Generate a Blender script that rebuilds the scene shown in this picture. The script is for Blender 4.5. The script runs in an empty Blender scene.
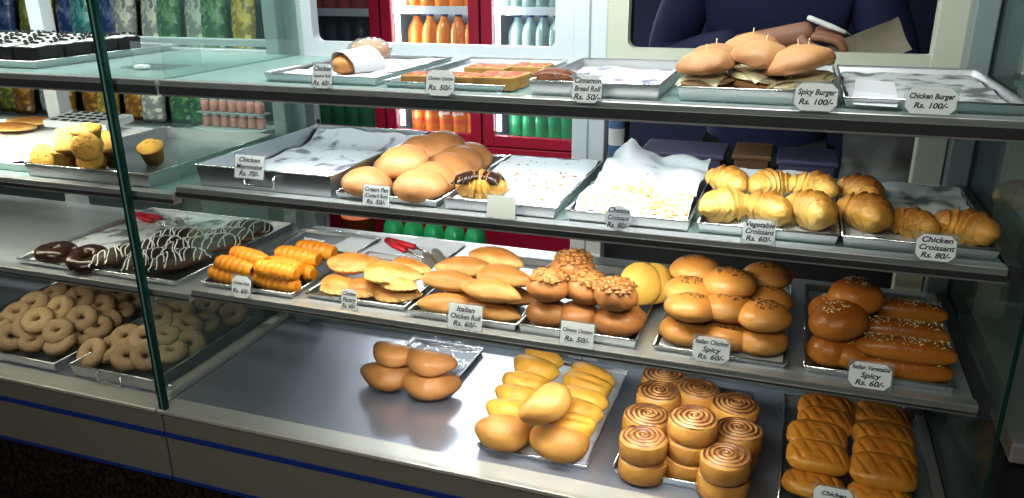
import bpy, bmesh, math, random
from mathutils import Vector, Matrix, Euler, noise
D = bpy.data
SC = bpy.context.scene
COL = SC.collection
R_ = math.radians
random.seed(7)

# ------------------------------------------------------------------ camera
CAM = Vector((0.0, -1.25, 1.42))
RM = Matrix(((0.94255098, -0.10472789, 0.31722187),
             (0.33395482, 0.31948344, -0.88679451),
             (-0.00847502, 0.94178681, 0.33610382)))
FPX = 796.63
cd = D.cameras.new('camera'); cam = D.objects.new('camera', cd); COL.objects.link(cam)
cam.matrix_world = Matrix.Translation(CAM) @ RM.to_4x4()
cd.sensor_fit = 'HORIZONTAL'; cd.sensor_width = 36.0; cd.lens = FPX / 1024 * 36.0
cd.clip_start = 0.02
SC.camera = cam

def ray(px, py):
    return RM @ Vector(((px - 512) / FPX, (249 - py) / FPX, -1.0))
def at(px, py, z):                       # photo point on the horizontal plane at height z
    r = ray(px, py); return CAM + r * ((z - CAM.z) / r.z)
def aty(px, py, y):                      # photo point on the upright plane at depth y
    r = ray(px, py); return CAM + r * ((y - CAM.y) / r.y)
def on(px, y, z):                        # photo column px at depth y and height z
    u = px - 512; b = RM.transposed() @ (Vector((0, y, z)) - CAM); a = RM[0]
    return Vector((-(b.x * FPX + b.z * u) / (a[0] * FPX + a[2] * u), y, z))
def depth(p):
    return -(RM.transposed() @ (Vector(p) - CAM)).z
def mpp(p):                              # metres per photo pixel at p
    return depth(p) / FPX

# ------------------------------------------------------------------ materials
def nt(name):
    m = D.materials.new(name); m.use_nodes = True
    return m, m.node_tree.nodes, m.node_tree.links, m.node_tree.nodes['Principled BSDF']
def plain(name, col, rough=.5, metal=0.0, spec=.5, bump=0.0, bscale=60, var=0.0, vscale=8, emit=0.0, ecol=None, rnd=0.0):
    m, N, L, b = nt(name)
    b.inputs['Roughness'].default_value = rough
    b.inputs['Metallic'].default_value = metal
    b.inputs['Specular IOR Level'].default_value = spec
    tc = N.new('ShaderNodeTexCoord')
    c = N.new('ShaderNodeRGB'); c.outputs[0].default_value = (*col, 1)
    out = c.outputs[0]
    if var or rnd:
        hs = N.new('ShaderNodeHueSaturation')
        L.new(out, hs.inputs['Color'])
        ma = N.new('ShaderNodeMath'); ma.operation = 'MULTIPLY_ADD'
        n = N.new('ShaderNodeTexNoise'); n.inputs['Scale'].default_value = vscale; n.inputs['Detail'].default_value = 5
        L.new(tc.outputs['Object'], n.inputs['Vector'])
        L.new(n.outputs['Fac'], ma.inputs[0]); ma.inputs[1].default_value = 2 * var; ma.inputs[2].default_value = 1 - var
        if rnd:
            oi = N.new('ShaderNodeObjectInfo'); mb = N.new('ShaderNodeMath'); mb.operation = 'MULTIPLY_ADD'
            L.new(oi.outputs['Random'], mb.inputs[0]); mb.inputs[1].default_value = rnd; L.new(ma.outputs[0], mb.inputs[2])
            L.new(mb.outputs[0], hs.inputs['Value'])
        else:
            L.new(ma.outputs[0], hs.inputs['Value'])
        out = hs.outputs[0]
    L.new(out, b.inputs['Base Color'])
    if bump:
        n2 = N.new('ShaderNodeTexNoise'); n2.inputs['Scale'].default_value = bscale; n2.inputs['Detail'].default_value = 4
        L.new(tc.outputs['Object'], n2.inputs['Vector'])
        bp = N.new('ShaderNodeBump'); bp.inputs['Strength'].default_value = bump; bp.inputs['Distance'].default_value = .004
        L.new(n2.outputs['Fac'], bp.inputs['Height']); L.new(bp.outputs[0], b.inputs['Normal'])
    if emit:
        b.inputs['Emission Color'].default_value = (*(ecol or col), 1); b.inputs['Emission Strength'].default_value = emit
    return m
def bread(name, bottom, side, top, rough=.42, p1=.28, p2=.75, bump=.25, bscale=90, spec=.32, mottled=.72):
    """baked crust: pale base, golden sides, browner top, mottled"""
    m, N, L, b = nt(name)
    tc = N.new('ShaderNodeTexCoord'); sx = N.new('ShaderNodeSeparateXYZ'); L.new(tc.outputs['Generated'], sx.inputs[0])
    n = N.new('ShaderNodeTexNoise'); n.inputs['Scale'].default_value = 3.2; n.inputs['Detail'].default_value = 6
    oi = N.new('ShaderNodeObjectInfo')
    mp = N.new('ShaderNodeVectorMath'); mp.operation = 'ADD'
    L.new(tc.outputs['Generated'], mp.inputs[0])
    cx = N.new('ShaderNodeCombineXYZ'); mm = N.new('ShaderNodeMath'); mm.operation = 'MULTIPLY'; mm.inputs[1].default_value = 37
    L.new(oi.outputs['Random'], mm.inputs[0]); L.new(mm.outputs[0], cx.inputs[0]); L.new(cx.outputs[0], mp.inputs[1])
    L.new(mp.outputs[0], n.inputs['Vector'])
    ma = N.new('ShaderNodeMath'); ma.operation = 'MULTIPLY_ADD'
    L.new(n.outputs['Fac'], ma.inputs[0]); ma.inputs[1].default_value = mottled
    sb = N.new('ShaderNodeMath'); sb.operation = 'SUBTRACT'; L.new(sx.outputs[2], sb.inputs[0]); sb.inputs[1].default_value = mottled * .5
    L.new(sb.outputs[0], ma.inputs[2])
    rp = N.new('ShaderNodeValToRGB'); e = rp.color_ramp.elements
    e[0].position = 0.02; e[0].color = (*bottom, 1); e[1].position = p2; e[1].color = (*top, 1)
    k = e.new(p1); k.color = (*side, 1)
    L.new(ma.outputs[0], rp.inputs[0])
    hs = N.new('ShaderNodeHueSaturation'); L.new(rp.outputs[0], hs.inputs['Color'])
    mv = N.new('ShaderNodeMath'); mv.operation = 'MULTIPLY_ADD'; L.new(oi.outputs['Random'], mv.inputs[0]); mv.inputs[1].default_value = .3; mv.inputs[2].default_value = .85
    L.new(mv.outputs[0], hs.inputs['Value']); L.new(hs.outputs[0], b.inputs['Base Color'])
    b.inputs['Roughness'].default_value = rough; b.inputs['Specular IOR Level'].default_value = spec
    n2 = N.new('ShaderNodeTexNoise'); n2.inputs['Scale'].default_value = bscale; n2.inputs['Detail'].default_value = 5
    L.new(tc.outputs['Object'], n2.inputs['Vector'])
    bp = N.new('ShaderNodeBump'); bp.inputs['Strength'].default_value = min(1, bump * 1.6 + .1); bp.inputs['Distance'].default_value = .004
    L.new(n2.outputs['Fac'], bp.inputs['Height']); L.new(bp.outputs[0], b.inputs['Normal'])
    return m
def glass(name, tint=(.93, .98, .96), gloss=1.0, haze=0.0, hcol=(.6, .75, .7), rough=0.0):
    m = D.materials.new(name); m.use_nodes = True; N = m.node_tree.nodes; L = m.node_tree.links; N.clear()
    o = N.new('ShaderNodeOutputMaterial'); tr = N.new('ShaderNodeBsdfTransparent'); tr.inputs[0].default_value = (*tint, 1)
    gl = N.new('ShaderNodeBsdfGlossy'); gl.inputs['Roughness'].default_value = rough
    fr = N.new('ShaderNodeFresnel'); ge = N.new('ShaderNodeNewGeometry'); io = N.new('ShaderNodeMath'); io.operation = 'MULTIPLY_ADD'; io.inputs[1].default_value = 1 / 1.5 - 1.5; io.inputs[2].default_value = 1.5; L.new(ge.outputs['Backfacing'], io.inputs[0]); L.new(io.outputs[0], fr.inputs[0])
    ml = N.new('ShaderNodeMath'); ml.operation = 'MULTIPLY'; ml.inputs[1].default_value = gloss; L.new(fr.outputs[0], ml.inputs[0])
    mx = N.new('ShaderNodeMixShader'); L.new(ml.outputs[0], mx.inputs[0]); L.new(tr.outputs[0], mx.inputs[1]); L.new(gl.outputs[0], mx.inputs[2])
    last = mx.outputs[0]
    if haze:
        df = N.new('ShaderNodeBsdfDiffuse'); df.inputs[0].default_value = (*hcol, 1)
        m2 = N.new('ShaderNodeMixShader'); m2.inputs[0].default_value = haze
        L.new(last, m2.inputs[1]); L.new(df.outputs[0], m2.inputs[2]); last = m2.outputs[0]
    L.new(last, o.inputs[0])
    return m
def steel(name, col=(.56, .57, .58), rough=.3, sx=2, sy=90, metal=.95, var=.25):
    m, N, L, b = nt(name)
    b.inputs['Base Color'].default_value = (*col, 1); b.inputs['Metallic'].default_value = metal
    tc = N.new('ShaderNodeTexCoord'); mp = N.new('ShaderNodeMapping'); mp.inputs['Scale'].default_value = (sx, sy, sy)
    n = N.new('ShaderNodeTexNoise'); n.inputs['Scale'].default_value = 6; n.inputs['Detail'].default_value = 6
    L.new(tc.outputs['Object'], mp.inputs[0]); L.new(mp.outputs[0], n.inputs['Vector'])
    ma = N.new('ShaderNodeMath'); ma.operation = 'MULTIPLY_ADD'; ma.inputs[1].default_value = var; ma.inputs[2].default_value = rough - var / 2
    L.new(n.outputs['Fac'], ma.inputs[0]); L.new(ma.outputs[0], b.inputs['Roughness'])
    return m
def paper_mat(name, col, spot, amount=.6, scale=25, soft=.08):
    m, N, L, b = nt(name)
    tc = N.new('ShaderNodeTexCoord'); n = N.new('ShaderNodeTexNoise'); n.inputs['Scale'].default_value = scale; n.inputs['Detail'].default_value = 3
    L.new(tc.outputs['Object'], n.inputs['Vector'])
    rp = N.new('ShaderNodeValToRGB'); e = rp.color_ramp.elements
    e[0].position = amount; e[0].color = (*col, 1); e[1].position = amount + soft; e[1].color = (*spot, 1)
    L.new(n.outputs['Fac'], rp.inputs[0]); L.new(rp.outputs[0], b.inputs['Base Color']); b.inputs['Roughness'].default_value = .6
    return m
def swirl_mat(name):
    """cinnamon spiral following the groove of the roll"""
    m, N, L, b = nt(name)
    tc = N.new('ShaderNodeTexCoord'); s = N.new('ShaderNodeSeparateXYZ'); L.new(tc.outputs['Object'], s.inputs[0])
    def M(op, a, c=None):
        k = N.new('ShaderNodeMath'); k.operation = op
        for i, v in enumerate((a, c)):
            if v is None: continue
            if isinstance(v, (int, float)): k.inputs[i].default_value = v
            else: L.new(v, k.inputs[i])
        return k.outputs[0]
    rad = M('SQRT', M('ADD', M('MULTIPLY', s.outputs[0], s.outputs[0]), M('MULTIPLY', s.outputs[1], s.outputs[1])))
    ang = M('DIVIDE', M('ARCTAN2', s.outputs[1], s.outputs[0]), 2 * math.pi)
    n = N.new('ShaderNodeTexNoise'); n.inputs['Scale'].default_value = 30; L.new(tc.outputs['Object'], n.inputs['Vector'])
    ph = M('FRACT', M('ADD', M('ADD', M('SUBTRACT', M('MULTIPLY', rad, 1 / .0098), ang), 10), M('MULTIPLY', n.outputs['Fac'], 1.5)))
    rp = N.new('ShaderNodeValToRGB'); e = rp.color_ramp.elements
    e[0].position = 0; e[0].color = (.13, .045, .016, 1); e[1].position = 1.0; e[1].color = (.16, .055, .02, 1)
    for p, c in ((.20, (.19, .07, .026)), (.36, (.46, .22, .07)), (.6, (.62, .34, .13)), (.84, (.42, .19, .06))):
        k = e.new(p); k.color = (*c, 1)
    L.new(ph, rp.inputs[0])
    L.new(rp.outputs[0], b.inputs['Base Color']); b.inputs['Roughness'].default_value = .38
    return m
def granite(name):
    m, N, L, b = nt(name)
    tc = N.new('ShaderNodeTexCoord'); v = N.new('ShaderNodeTexNoise'); v.inputs['Scale'].default_value = 90; v.inputs['Detail'].default_value = 8
    L.new(tc.outputs['Object'], v.inputs['Vector'])
    rp = N.new('ShaderNodeValToRGB'); e = rp.color_ramp.elements
    e[0].position = .42; e[0].color = (.008, .007, .006, 1); e[1].position = .72; e[1].color = (.075, .05, .04, 1)
    L.new(v.outputs['Fac'], rp.inputs[0]); L.new(rp.outputs[0], b.inputs['Base Color']); b.inputs['Roughness'].default_value = .5
    return m

M = dict(
    steel=steel('tray_steel', (.58, .6, .62), .34),
    deck=steel('deck_steel', (.62, .64, .72), .30, 30, 1.5, .80, .06),
    ledge=steel('ledge_steel', (.80, .78, .68), .34, 2, 60, .55),
    panel=steel('panel_steel', (.36, .35, .28), .34, 2, 60, .5),
    rail=steel('rail_steel', (.62, .62, .60), .32, 2, 60, .7),
    darkrail=plain('dark_rail', (.13, .13, .13), .3, .6),
    blue=plain('blue_strip', (.012, .05, .25), .35),
    white=plain('white_frame', (.62, .65, .67), .4, var=.05),
    cream=plain('cream_post', (.55, .56, .46), .45, var=.06),
    greyframe=plain('grey_frame', (.30, .36, .36), .45, .3, var=.08),
    glass=glass('front_glass', (.97, .99, .985), .55),
    pane=glass('partition_glass', (.92, .965, .95), .9, .05, (.45, .64, .56)),
    cooler_pane=glass('cooler_glass', (.93, .96, .97), .6, .03, (.6, .65, .7)),
    shelfgrey=steel('shelf_steel', (.60, .62, .62), .34, 30, 2, .6),
    shelf=glass('shelf_glass', (.80, .91, .88), 1.0, .45, (.46, .62, .58), .08),
    acrylic=glass('acrylic', (.93, .96, .96), 1.0, .12, (.7, .75, .75)),
    wrap=glass('cling_wrap', (.9, .92, .93), 1.3, .12, (.8, .82, .85), .1),
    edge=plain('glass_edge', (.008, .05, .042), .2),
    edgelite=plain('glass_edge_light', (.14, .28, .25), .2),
    paper=paper_mat('tray_paper', (.80, .79, .85), (.26, .25, .32), .55, 22, .1),
    paperwhite=plain('white_paper', (.84, .85, .87), .6, var=.06, vscale=30),
    papercrumb=paper_mat('crumb_paper', (.86, .87, .90), (.62, .50, .30), .66, 40, .03),
    papergrease=paper_mat('greasy_paper', (.62, .64, .62), (.16, .17, .17), .48, 16, .12),
    card=plain('card_paper', (.95, .96, .95), .55),
    cardgrey=plain('card_grey', (.60, .62, .64), .55),
    cardback=plain('card_blank', (.86, .85, .74), .55),
    ink=plain('ink', (.03, .03, .035), .6),
    red=plain('red_plastic', (.55, .02, .04), .35),
    chrome=steel('chrome', (.75, .75, .72), .2),
    custard=bread('custard_crust', (.62, .36, .18), (.56, .28, .125), (.40, .17, .06), .46, .25, .8, .06),
    burgerbun=bread('burger_crust', (.78, .54, .32), (.48, .21, .09), (.58, .32, .15), .5, .25, .9, .2),
    filling=plain('egg_filling', (.82, .72, .46), .6, bump=.6, bscale=150, var=.3, vscale=60),
    cheese=plain('cheese', (.86, .76, .50), .45, var=.1),
    cheesecrumb=plain('cheese_crumb', (.80, .58, .18), .6),
    patty=plain('patty', (.50, .30, .16), .6, bump=.5, bscale=120, var=.3, vscale=60),
    wood=plain('toothpick_wood', (.75, .58, .32), .6),
    croissant=bread('croissant_crust', (.74, .48, .16), (.68, .36, .08), (.30, .10, .02), .38, .35, .95, .5, 70, .4, .7),
    croissantpale=bread('croissant_pale_crust', (.82, .58, .22), (.80, .50, .13), (.46, .19, .035), .38, .4, .95, .5, 70, .4, .7),
    roll=bread('spiral_crust', (.50, .18, .02), (.74, .31, .035), (.56, .20, .02), .42, .4, .9, .2, 60),
    puff=bread('puff_crust', (.70, .44, .20), (.74, .44, .16), (.44, .17, .035), .46, .45, .85, .35, 80),
    chickroll=bread('soft_roll_crust', (.42, .20, .07), (.63, .35, .125), (.36, .15, .04), .42, .4, .8, .12, 60),
    nutbun=bread('nut_bun_crust', (.28, .12, .045), (.40, .18, .065), (.34, .14, .045), .4, .35, .9, .2, 60),
    nuts=plain('nut_topping', (.30, .13, .035), .5, bump=.7, bscale=100, var=.45, vscale=90),
    yellowbun=bread('yellow_bun_crust', (.72, .42, .1), (.85, .56, .16), (.8, .47, .1), .42, .3, .9, .1),
    spicybun=bread('spicy_bun_crust', (.38, .17, .055), (.60, .31, .10), (.48, .20, .045), .36, .35, .95, .08),
    seeds=plain('sesame', (.82, .66, .38), .5),
    herbs=plain('dark_herbs', (.05, .05, .02), .6),
    veg=bread('veg_bread_crust', (.52, .22, .045), (.55, .22, .04), (.36, .11, .018), .32, .35, .95, .12),
    bananabrown=bread('folded_bun_brown', (.45, .20, .05), (.60, .30, .08), (.50, .23, .06), .45, .35, .95, .12),
    banana=bread('folded_bun_crust', (.50, .24, .05), (.76, .46, .08), (.66, .33, .05), .4, .4, .9, .12),
    wrappedbun=bread('plain_bun_crust', (.40, .17, .06), (.60, .28, .10), (.56, .25, .08), .36, .3, .95, .08),
    cinn_side=bread('cinnamon_side', (.40, .17, .035), (.56, .27, .065), (.60, .29, .07), .4, .3, .9, .2),
    swirl=swirl_mat('cinnamon_swirl'),
    danish=bread('danish_crust', (.50, .22, .04), (.70, .34, .05), (.52, .20, .028), .3, .35, .92, .15),
    sugar=bread('sugared_dough', (.22, .10, .03), (.32, .18, .07), (.46, .32, .18), .8, .3, .8, .5, 150, .2, .9),
    choc=plain('chocolate_glaze', (.035, .014, .010), .25, bump=.1),
    chocdough=bread('chocolate_dough', (.18, .07, .03), (.14, .05, .02), (.06, .02, .01), .5),
    eclair=bread('eclair_dough', (.20, .10, .05), (.13, .075, .045), (.05, .035, .028), .5),
    icing=plain('white_icing', (.80, .80, .76), .5),
    cake=plain('dark_cake', (.018, .016, .018), .6, bump=.4),
    muffin=bread('muffin_crust', (.62, .34, .10), (.72, .44, .14), (.70, .38, .08), .6, .3, .9, .5, 120),
    raisin=plain('raisin', (.10, .03, .015), .5),
    quiche=plain('quiche_base', (.58, .32, .10), .6, bump=.5, bscale=80, var=.3, vscale=40),
    topping=paper_mat('quiche_topping', (.34, .07, .03), (.66, .38, .12), .54, 90, .08),
    darkloaf=bread('dark_loaf', (.26, .10, .04), (.30, .12, .04), (.16, .05, .02), .4),
    floor=granite('granite_floor'),
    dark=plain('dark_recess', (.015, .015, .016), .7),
    wall=plain('wall_paint', (.20, .22, .22), .8, var=.1, vscale=3),
    wallblue=plain('navy_panel', (.02, .025, .07), .7, var=.2, vscale=5),
    ceil=plain('ceiling_paint', (.5, .5, .48), .8, var=.05),
    cooler_red=plain('cooler_red', (.42, .012, .05), .4, var=.1),
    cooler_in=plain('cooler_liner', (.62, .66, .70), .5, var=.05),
    wire=plain('cooler_shelf', (.75, .78, .80), .4),
    tube=plain('lamp_tube', (1, 1, 1), .4, emit=7, ecol=(.92, .96, 1.0)),
    skin=plain('skin', (.33, .16, .10), .5, var=.08, vscale=30),
    navy=plain('navy_cloth', (.010, .014, .055), .8, bump=.3, bscale=40, var=.3, vscale=9),
    trousers=plain('black_cloth', (.015, .015, .018), .85),
    hair=plain('black_hair', (.01, .008, .007), .6),
    eye=plain('eye', (.5, .5, .5), .3),
    pen=plain('pen_body', (.82, .82, .78), .35),
    kraft=plain('kraft_paper', (.22, .19, .14), .7, var=.15, vscale=14),
)
def liquid(name, col, rough=.12, emit=0):
    return plain(name, col, rough, 0, .6, var=.15, vscale=20)
BOT = dict(orange=liquid('orange_drink', (.85, .26, .04)), green=liquid('green_bottle', (.03, .32, .12)), clear=liquid('clear_bottle', (.32, .42, .40)),
           red=liquid('red_drink', (.55, .09, .06)), dark=liquid('dark_drink', (.04, .06, .09)))

# ------------------------------------------------------------------ mesh helpers
def finish(bm, name, smooth=True):
    me = D.meshes.new(name); bmesh.ops.recalc_face_normals(bm, faces=bm.faces); bm.to_mesh(me); bm.free()
    if smooth:
        for p in me.polygons: p.use_smooth = True
    return me
def obj(name, me, mat, parent=None, loc=None, rot=None):
    o = D.objects.new(name, me); COL.objects.link(o)
    if mat is not None and me.materials.find(mat.name) < 0: me.materials.append(mat)
    if parent is not None: o.parent = parent
    if loc is not None: o.location = loc
    if rot is not None: o.rotation_euler = rot
    return o
def empty(name, loc=(0, 0, 0), rot=(0, 0, 0)):
    o = D.objects.new(name, None); COL.objects.link(o); o.location = loc; o.rotation_euler = rot; o.empty_display_size = .02
    return o
def tag(o, label, cat, group=None):
    o['label'] = label; o['category'] = cat
    if group: o['group'] = group
    return o
def struct(o): o['kind'] = 'structure'; return o
def stuff(o): o['kind'] = 'stuff'; return o
def bx(bm, x0, x1, y0, y1, z0, z1, bev=0.0):
    r = bmesh.ops.create_cube(bm, size=1)
    vs = r['verts']
    for v in vs:
        v.co = Vector((x0 + (v.co.x + .5) * (x1 - x0), y0 + (v.co.y + .5) * (y1 - y0), z0 + (v.co.z + .5) * (z1 - z0)))
    if bev:
        es = list({e for v in vs for e in v.link_edges})
        bmesh.ops.bevel(bm, geom=es, offset=bev, segments=2, profile=.6, affect='EDGES')
    return vs
def box(name, x0, x1, y0, y1, z0, z1, bev=0.0):
    bm = bmesh.new(); bx(bm, x0, x1, y0, y1, z0, z1, bev); return finish(bm, name, False)
def tube(bm, pts, r, n=8, caps=True):
    pts = [Vector(p) for p in pts]; rings = []
    rr = r if isinstance(r, (list, tuple)) else [r] * len(pts)
    for i, p in enumerate(pts):
        t = (pts[min(i + 1, len(pts) - 1)] - pts[max(i - 1, 0)]).normalized()
        a = Vector((0, 0, 1)) if abs(t.z) < .9 else Vector((1, 0, 0))
        u = t.cross(a).normalized(); w = u.cross(t)
        rings.append([bm.verts.new(p + (u * math.cos(2 * math.pi * k / n) + w * math.sin(2 * math.pi * k / n)) * rr[i]) for k in range(n)])
    for a, b in zip(rings, rings[1:]):
        for k in range(n): bm.faces.new((a[k], a[(k + 1) % n], b[(k + 1) % n], b[k]))
    if caps:
        bm.faces.new(rings[0]); bm.faces.new(rings[-1])
def lathe(name, prof, n=24, smooth=True):
    bm = bmesh.new(); rings = []
    for r, z in prof:
        rings.append([bm.verts.new((r * math.cos(2 * math.pi * k / n), r * math.sin(2 * math.pi * k / n), z)) for k in range(n)] if r > 1e-5 else [bm.verts.new((0, 0, z))])
    for a, b in zip(rings, rings[1:]):
        for k in range(n):
            k2 = (k + 1) % n
            if len(a) == 1 and len(b) == 1: continue
            if len(a) == 1: bm.faces.new((a[0], b[k2], b[k]))
            elif len(b) == 1: bm.faces.new((a[k], a[k2], b[0]))
            else: bm.faces.new((a[k], a[k2], b[k2], b[k]))
    return finish(bm, name, smooth)
def nz(v, s, seed): return noise.noise(Vector(v) * s + Vector((seed * 7.3, seed * 3.1, seed * 1.7)))
def blob(name, L, W, H, seed=0, flat=.55, amp=.05, fr=9, taper=0.0, bend=0.0, sq=1.0, crease=0.0, point=0.0, sub=4, fn=None):
    """soft baked dough: a domed body with a flattened base, centred on its middle"""
    bm = bmesh.new(); bmesh.ops.create_icosphere(bm, subdivisions=sub, radius=1)
    for v in bm.verts:
        x, y, z = v.co
        if sq != 1:
            x = math.copysign(abs(x) ** sq, x); y = math.copysign(abs(y) ** sq, y)
        if z < 0: z *= flat
        k = 1 + taper * x
        if point: k *= 1 - point * abs(x) ** 2.2
        y *= k; z *= .5 + .5 * k
        d = 1 + amp * nz(v.co, fr / 6, seed)
        X, Y, Z = x * L / 2 * d, y * W / 2 * d, z * H / 2 * d
        if crease: Z -= crease * H * math.exp(-(y / .16) ** 2) * max(0, z) * (1 - .4 * abs(x))
        if bend: Y += bend * (X / L * 2) ** 2 * L
        v.co = (X, Y, Z + (1 - flat) * H / 4)
        if fn: v.co = fn(v.co, v)
    return finish(bm, name)
def sweep(name, path, rad, n=20, seed=0, amp=.03, cap=.15):
    """closed tube with its radius given along the path (list of (x,y,z)), rad(i,t,ang)"""
    bm = bmesh.new(); rings = []; P = [Vector(p) for p in path]; m = len(P)
    for i, p in enumerate(P):
        t = (P[min(i + 1, m - 1)] - P[max(i - 1, 0)]).normalized(); u = t.cross(Vector((0, 0, 1))).normalized(); w = u.cross(t)
        ring = []
        for k in range(n):
            a = 2 * math.pi * k / n; r = rad(i / (m - 1), a) * (1 + amp * nz(p * 40 + Vector((math.cos(a), math.sin(a), 0)), 1, seed))
            ring.append(bm.verts.new(p + (u * math.cos(a) + w * math.sin(a)) * r))
        rings.append(ring)
    for a, b in zip(rings, rings[1:]):
        for k in range(n): bm.faces.new((a[k], a[(k + 1) % n], b[(k + 1) % n], b[k]))
    for ring, q, s in ((rings[0], P[0], P[1]), (rings[-1], P[-1], P[-2])):
        c = bm.verts.new(q + (s - q).normalized() * cap * .01)
        for k in range(n): bm.faces.new((ring[k], ring[(k + 1) % n], c))
    return finish(bm, name)
def sheet(name, x0, x1, y0, y1, nx=24, ny=30, amp=.004, fr=14, seed=0, fn=None, ragged=.004):
    """loose crumpled paper"""
    bm = bmesh.new(); g = []
    for j in range(ny + 1):
        row = []
        for i in range(nx + 1):
            x = x0 + (x1 - x0) * i / nx; y = y0 + (y1 - y0) * j / ny
            edge = i in (0, nx) or j in (0, ny)
            z = amp * (abs(nz((x, y, 0), fr, seed)) * 1.6 + .5 * abs(nz((x, y, 1), fr * 2.7, seed)))
            if edge: x += ragged * nz((x, y, 2), 20, seed); y += ragged * nz((x, y, 5), 20, seed)
            if fn: z += fn(i / nx, j / ny)
            row.append(bm.verts.new((x, y, z)))
        g.append(row)
    for j in range(ny):
        for i in range(nx): bm.faces.new((g[j][i], g[j][i + 1], g[j + 1][i + 1], g[j + 1][i]))
    return finish(bm, name)
def copy_tree(o, parent=None):
    c = o.copy(); COL.objects.link(c)
    if parent is not None: c.parent = parent
    for ch in list(o.children): copy_tree(ch, c)
    return c
class Kind:
    """a thing built once (or in a few variants), then copied with its parts"""
    def __init__(self, cat, group, builders, k=1.0):
        self.cat, self.group, self.b, self.k = cat, group, builders, k
        self.proto = [None] * len(builders); self.used = [False] * len(builders); self.n = 0
    def place(self, loc, rot=(0, 0, 0), scale=1.0, label='', v=None, group=None):
        scale = scale * self.k
        i = self.n % len(self.b) if v is None else v; self.n += 1
        if self.proto[i] is None: self.proto[i] = self.b[i]()
        p = self.proto[i]
        if not self.used[i]: o = p; self.used[i] = True
        else: o = copy_tree(p)
        o.location = loc; o.rotation_euler = tuple(R_(a) for a in rot)
        o.scale = (scale,) * 3 if isinstance(scale, (int, float)) else scale
        tag(o, label, self.cat, group or self.group)
        return o

# heights (metres above the floor)
Z1, Z2, Z3, ZD = 1.215, 1.003, .777, .480
Z1L, Z2L, Z3L = 1.215, .985, .765
XP, XPD, XR = -1.170, -1.325, .338          # partition panes, right end pane
YB = .5                                     # back frame of the case

# ------------------------------------------------------------------ room
struct(obj('floor', box('floor', -6, 4, -3.5, 3.4, -.05, 0), M['floor']))
struct(obj('wall_back', box('wall_back', -6, 4, 3.3, 3.4, 0, 2.9), M['wall']))
struct(obj('wall_left', box('wall_left', -6, -5.9, -3.5, 3.3, 0, 2.9), M['wall']))
struct(obj('wall_right', box('wall_right', 2.2, 2.3, -3.5, 3.3, 0, 2.9), M['wall']))
struct(obj('ceiling', box('ceiling', -6, 4, -3.5, 3.4, 2.9, 2.95), M['ceil']))

# ------------------------------------------------------------------ display cases
def shelf_set(root, x0, x1, zs, y1=.46):
    for z, rh in zs:
        s = obj('glass_shelf', box('glass_shelf', x0 + .004, x1 - .004, .012, y1, z - .008, z), M['shelfgrey' if z < .9 else 'shelf'], root)
        bm = bmesh.new(); bx(bm, x0, x1, -.010, .014, z - rh, z + .001, .002)
        r = obj('front_rail', finish(bm, 'front_rail', False), M['rail'], root)
        bm = bmesh.new(); bx(bm, x0, x1, -.0125, -.0095, z - rh + .005, z - .010)
        obj('rail_insert', finish(bm, 'rail_insert', False), M['darkrail'], r)
def frame_window(root, name, x0, x1, z0, z1, mat, w=.045, y=YB):
    """white frame with rounded inner corners around one rear opening"""
    bm = bmesh.new(); n = 6; rad = .018
    def loop(a0, a1, b0, b1, r):
        out = []
        for cx, cz, s in ((a1 - r, b1 - r, 0), (a0 + r, b1 - r, 90), (a0 + r, b0 + r, 180), (a1 - r, b0 + r, 270)):
            for k in range(n + 1):
                a = R_(s + 90 * k / n); out.append((cx + r * math.cos(a), cz + r * math.sin(a)))
        return out
    o_ = loop(x0, x1, z0, z1, .002); i_ = loop(x0 + w, x1 - w, z0 + w, z1 - w, rad); m = len(o_)
    V = [[bm.verts.new((p[0], yy, p[1])) for p in lp] for yy in (y, y + .03) for lp in (o_, i_)]
    for k in range(m):
        k2 = (k + 1) % m
        bm.faces.new((V[0][k], V[0][k2], V[1][k2], V[1][k])); bm.faces.new((V[2][k], V[2][k2], V[3][k2], V[3][k]))
        bm.faces.new((V[1][k], V[1][k2], V[3][k2], V[3][k])); bm.faces.new((V[0][k], V[0][k2], V[2][k2], V[2][k]))
    return obj(name, finish(bm, name, False), mat, root)

case = empty('display_case', (-.43, 0, 0))
tag(case, 'main glass and steel bakery display case with three glass shelves of filled trays', 'display case')
lcase = empty('display_case', (-1.9, 0, 0))
tag(lcase, 'neighbouring bakery display case with doughnuts, left of the dark glass seam', 'display case')
rcase = empty('display_case', (.8, 0, 0))
tag(rcase, 'dim neighbouring display case beyond the glass end panel with one croissant', 'display case')
def rebase(root):
    for c in root.children: c.location = c.location - root.location
def base(root, x0, x1):
    obj('deck', box('deck', x0, x1, .015, YB, ZD - .012, ZD), M['deck'], root)
    bm = bmesh.new(); bx(bm, x0, x1, -.040, .016, ZD - .008, ZD + .001, .002); obj('front_ledge', finish(bm, 'front_ledge', False), M['ledge'], root)
    p = obj('front_panel', box('front_panel', x0, x1, -.024, -.004, .285, ZD - .013), M['panel'], root)
    obj('blue_stripe', box('blue_stripe', x0, x1, -.028, -.0235, .402, .414, .001), M['blue'], p)
    obj('lower_trim', box('lower_trim', x0, x1, -.028, -.0235, .285, .292), M['blue'], p)
    obj('plinth', box('plinth', x0, x1, .06, .5, 0, .30), M['floor'], root)
    obj('back_panel', box('back_panel', x0, x1, YB, YB + .02, 0.03, ZD + .03), M['greyframe'], root)
base(case, -1.289, XR); base(lcase, -3.0, -1.293)
shelf_set(case, -1.1655, .312, ((Z1, .030), (Z2, .024), (Z3, .018)))
shelf_set(lcase, -3.0, -1.1745, ((Z1L, .030), (Z2L, .022), (Z3L, .018)))
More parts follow.
